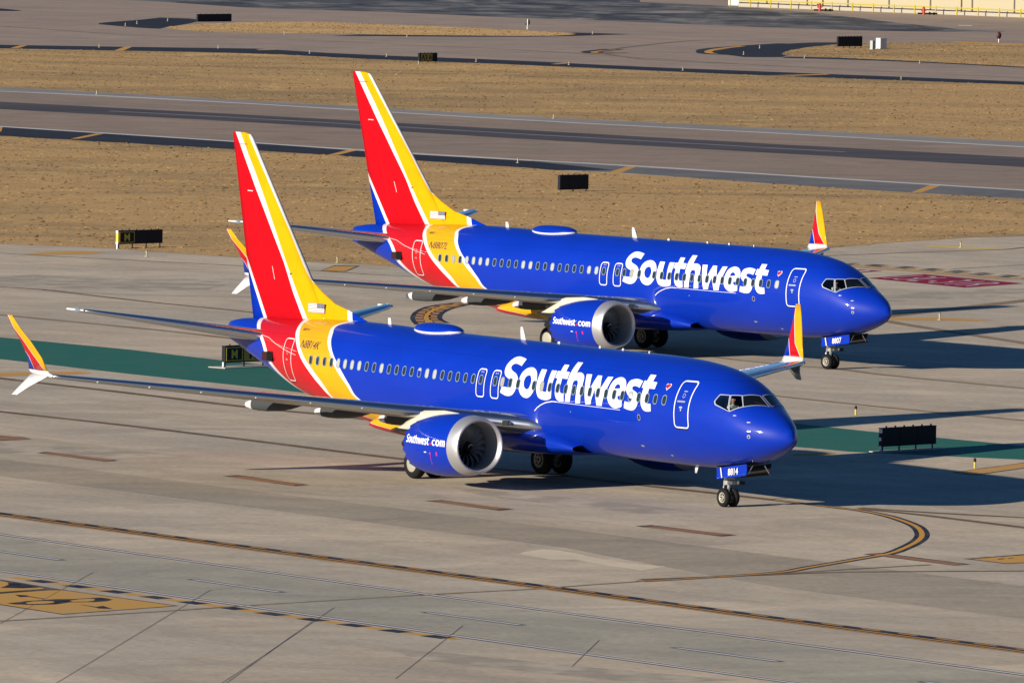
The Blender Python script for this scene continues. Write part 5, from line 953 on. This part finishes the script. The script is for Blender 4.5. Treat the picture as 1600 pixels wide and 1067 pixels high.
round_sign(50.1,952,mat('round_sign_red',(.05,.006,.01),.6),'round dark red disc sign near the right edge by the building',False)
# lights and reflectors
M_py=mat('light_yellow',(.45,.32,.03),.5); M_pw=mat('light_pale',(.32,.29,.20),.5); M_lens=mat('light_lens_blue',(.01,.02,.06),.2)
def edge_light():
    r=bpy.data.objects.new('edge_light',None); col.objects.link(r)
    a=MB(); a.tube((0,0,0),(0,0,.03),.12,0,12); a.tube((0,0,0),(0,0,.24),.035,0,10); link('stake',a.mesh('stake',[M_pw]),r)
    b=MB(); b.tube((0,0,.24),(0,0,.29),.055,0,12); b.tube((0,0,.29),(0,0,.38),.05,1,12,r2=.03); link('lens',b.mesh('lens',[M_py,M_lens]),r); return r
def reflector():
    r=bpy.data.objects.new('reflector_post',None); col.objects.link(r)
    a=MB(); a.tube((0,0,0),(0,0,.24),.045,0,12); link('post',a.mesh('post',[M_py]),r); b=MB(); b.tube((0,0,.24),(0,0,.35),.055,0,12); b.tube((0,0,.35),(0,0,.38),.04,0,12); link('cap',b.mesh('cap',[M_sb]),r); return r
RL=['yellow reflector post with black top behind the blank sign on the green paint','yellow reflector post with black top by the amber stripe at the right edge']
PR=reflector(); PL=edge_light()
def dup(root):
    r=root.copy(); col.objects.link(r)
    for c in root.children: d=c.copy(); col.objects.link(d); d.parent=r
    return r
for i,(x,y,s) in enumerate(POSTS['reflector']):
    r=PR if i==0 else dup(PR); r.location=(x,y,0); prop(r,RL[i],'reflector post','yellow reflector posts')
ELL={0:'small edge light in front of the sign with a yellow M',1:'small edge light beside the amber marking between the two tails',2:'small edge light on the faint yellow line above the maroon panel',3:'small edge light on the amber line right of the farther nose',4:'small edge light on the runway shoulder just above the farther fuselage'}
ORD='first second third fourth fifth sixth seventh eighth ninth tenth eleventh twelfth thirteenth fourteenth'.split()
def row(y): return 0 if y<800 else (1 if y<900 else 2)
PL_=sorted([(row(y),x,y,i) for i,(x,y,s) in enumerate(POSTS['edge_light'])]); cnt={}
RT=['edge light, {} from the left on the far pale shoulder of the runway','edge light, {} from the left along the near edge of the far taxiway','edge light, {} from the left among the far grass islands']
RG=['lights on the far runway shoulder','lights along the near edge of the far taxiway','lights by the far grass islands']
for n_,(rw,x,y,i) in enumerate(PL_):
    r=PL if n_==0 else dup(PL); r.location=(x,y,0)
    if i in ELL: prop(r,ELL[i],'edge light','taxiway and runway edge lights')
    else: k_=cnt.get(rw,0); cnt[rw]=k_+1; prop(r,RT[rw].format(ORD[k_]),'edge light',RG[rw])
# far building with guard rail
M_wall=mat('cream_cladding',(.335,.295,.20),.6,spec=.1); M_seam=mat('cladding_seam',(.08,.07,.055),.8); M_rail=mat('rail_yellow',(.37,.30,.03),.5,spec=.1); M_base=mat('building_base',(.30,.27,.22),.8)
bd=bpy.data.objects.new('hangar_building',None); col.objects.link(bd); b0=Vector((26.4,1091.9,0)); bdir=Vector((58.65-26.83,1060.0-1091.51,0)).normalized(); bang=math.atan2(bdir.y,bdir.x)
bd.location=b0; bd.rotation_euler=(0,0,bang); prop(bd,'long cream clad hangar wall along the far right top edge','building')
mb=MB(); LB=90; mb.box((LB/2,15,7.2),(LB,30,13.6)); link('wall',mb.mesh('wall',[M_wall]),bd)
mb=MB(); mb.box((LB/2,14.98,.2),(LB+.1,30.1,.4)); link('plinth',mb.mesh('plinth',[M_base]),bd)
mb=MB(); mb.box((LB/2,15,14.1),(LB+1,31,.25)); link('roof',mb.mesh('roof',[M_gal]),bd)
mb=MB(); 
for px in range(int(LB/6.6)+1): mb.box((4.6+px*6.55,-.03,7),(.18,.08,13.1))
link('cladding_seam',mb.mesh('cladding_seam',[M_seam]),bd)
mb=MB(); mb.box((13.3,-.12,7),(.9,.25,13.2)); mb.box((35.3,-.12,7),(.9,.25,13.2)); link('pilaster',mb.mesh('pilaster',[M_wall]),bd)
mb=MB(); mb.box((-1.2,.6,2.2),(1.9,.3,4.2)); link('sliding_door',mb.mesh('sliding_door',[M_white]),bd)
rl=bpy.data.objects.new('guard_rail',None); col.objects.link(rl); rl.location=b0+Matrix.Rotation(bang,3,'Z')@Vector((-.5,-1.3,0)); rl.rotation_euler=(0,0,bang); prop(rl,'yellow pipe guard rail in front of the cream hangar wall','guard rail')
mb=MB(); mb.tube((0,0,.85),(LB,0,.85),.065,0,10); link('rail',mb.mesh('rail',[M_rail]),rl)
pm=MB(); pm.tube((0,0,0),(0,0,1.0),.08,0,10); pme=pm.mesh('post',[M_rail])
for i in range(28): link('post',pme,rl,(.3+i*3.3,0,0))
M_hyd=mat('hydrant_red',(.35,.03,.02),.5)
for i,(x,y) in enumerate(((35.5,1075.0),(47.3,1065.9))):
    h=bpy.data.objects.new('fire_hydrant',None); col.objects.link(h); h.location=(x,y,0); prop(h,['red hydrant and valves left of the first cream pilaster','red hydrant and valves farther right before the cream wall'][i],'hydrant')
    b=MB(); b.tube((0,0,0),(0,0,.75),.16,0,12); b.tube((0,0,.75),(0,0,.95),.2,0,12,r2=.06); b.tube((-.3,0,.5),(.3,0,.5),.09,0,8); link('barrel',b.mesh('barrel',[M_hyd]),h)
    b=MB(); b.tube((.7,0,0),(.7,0,.35),.1,0,8); b.tube((1.2,0,0),(1.2,0,.3),.12,0,8); b.tube((-.7,0,.15),(1.6,0,.15),.09,0,8); link('valve',b.mesh('valve',[M_bay]),h)
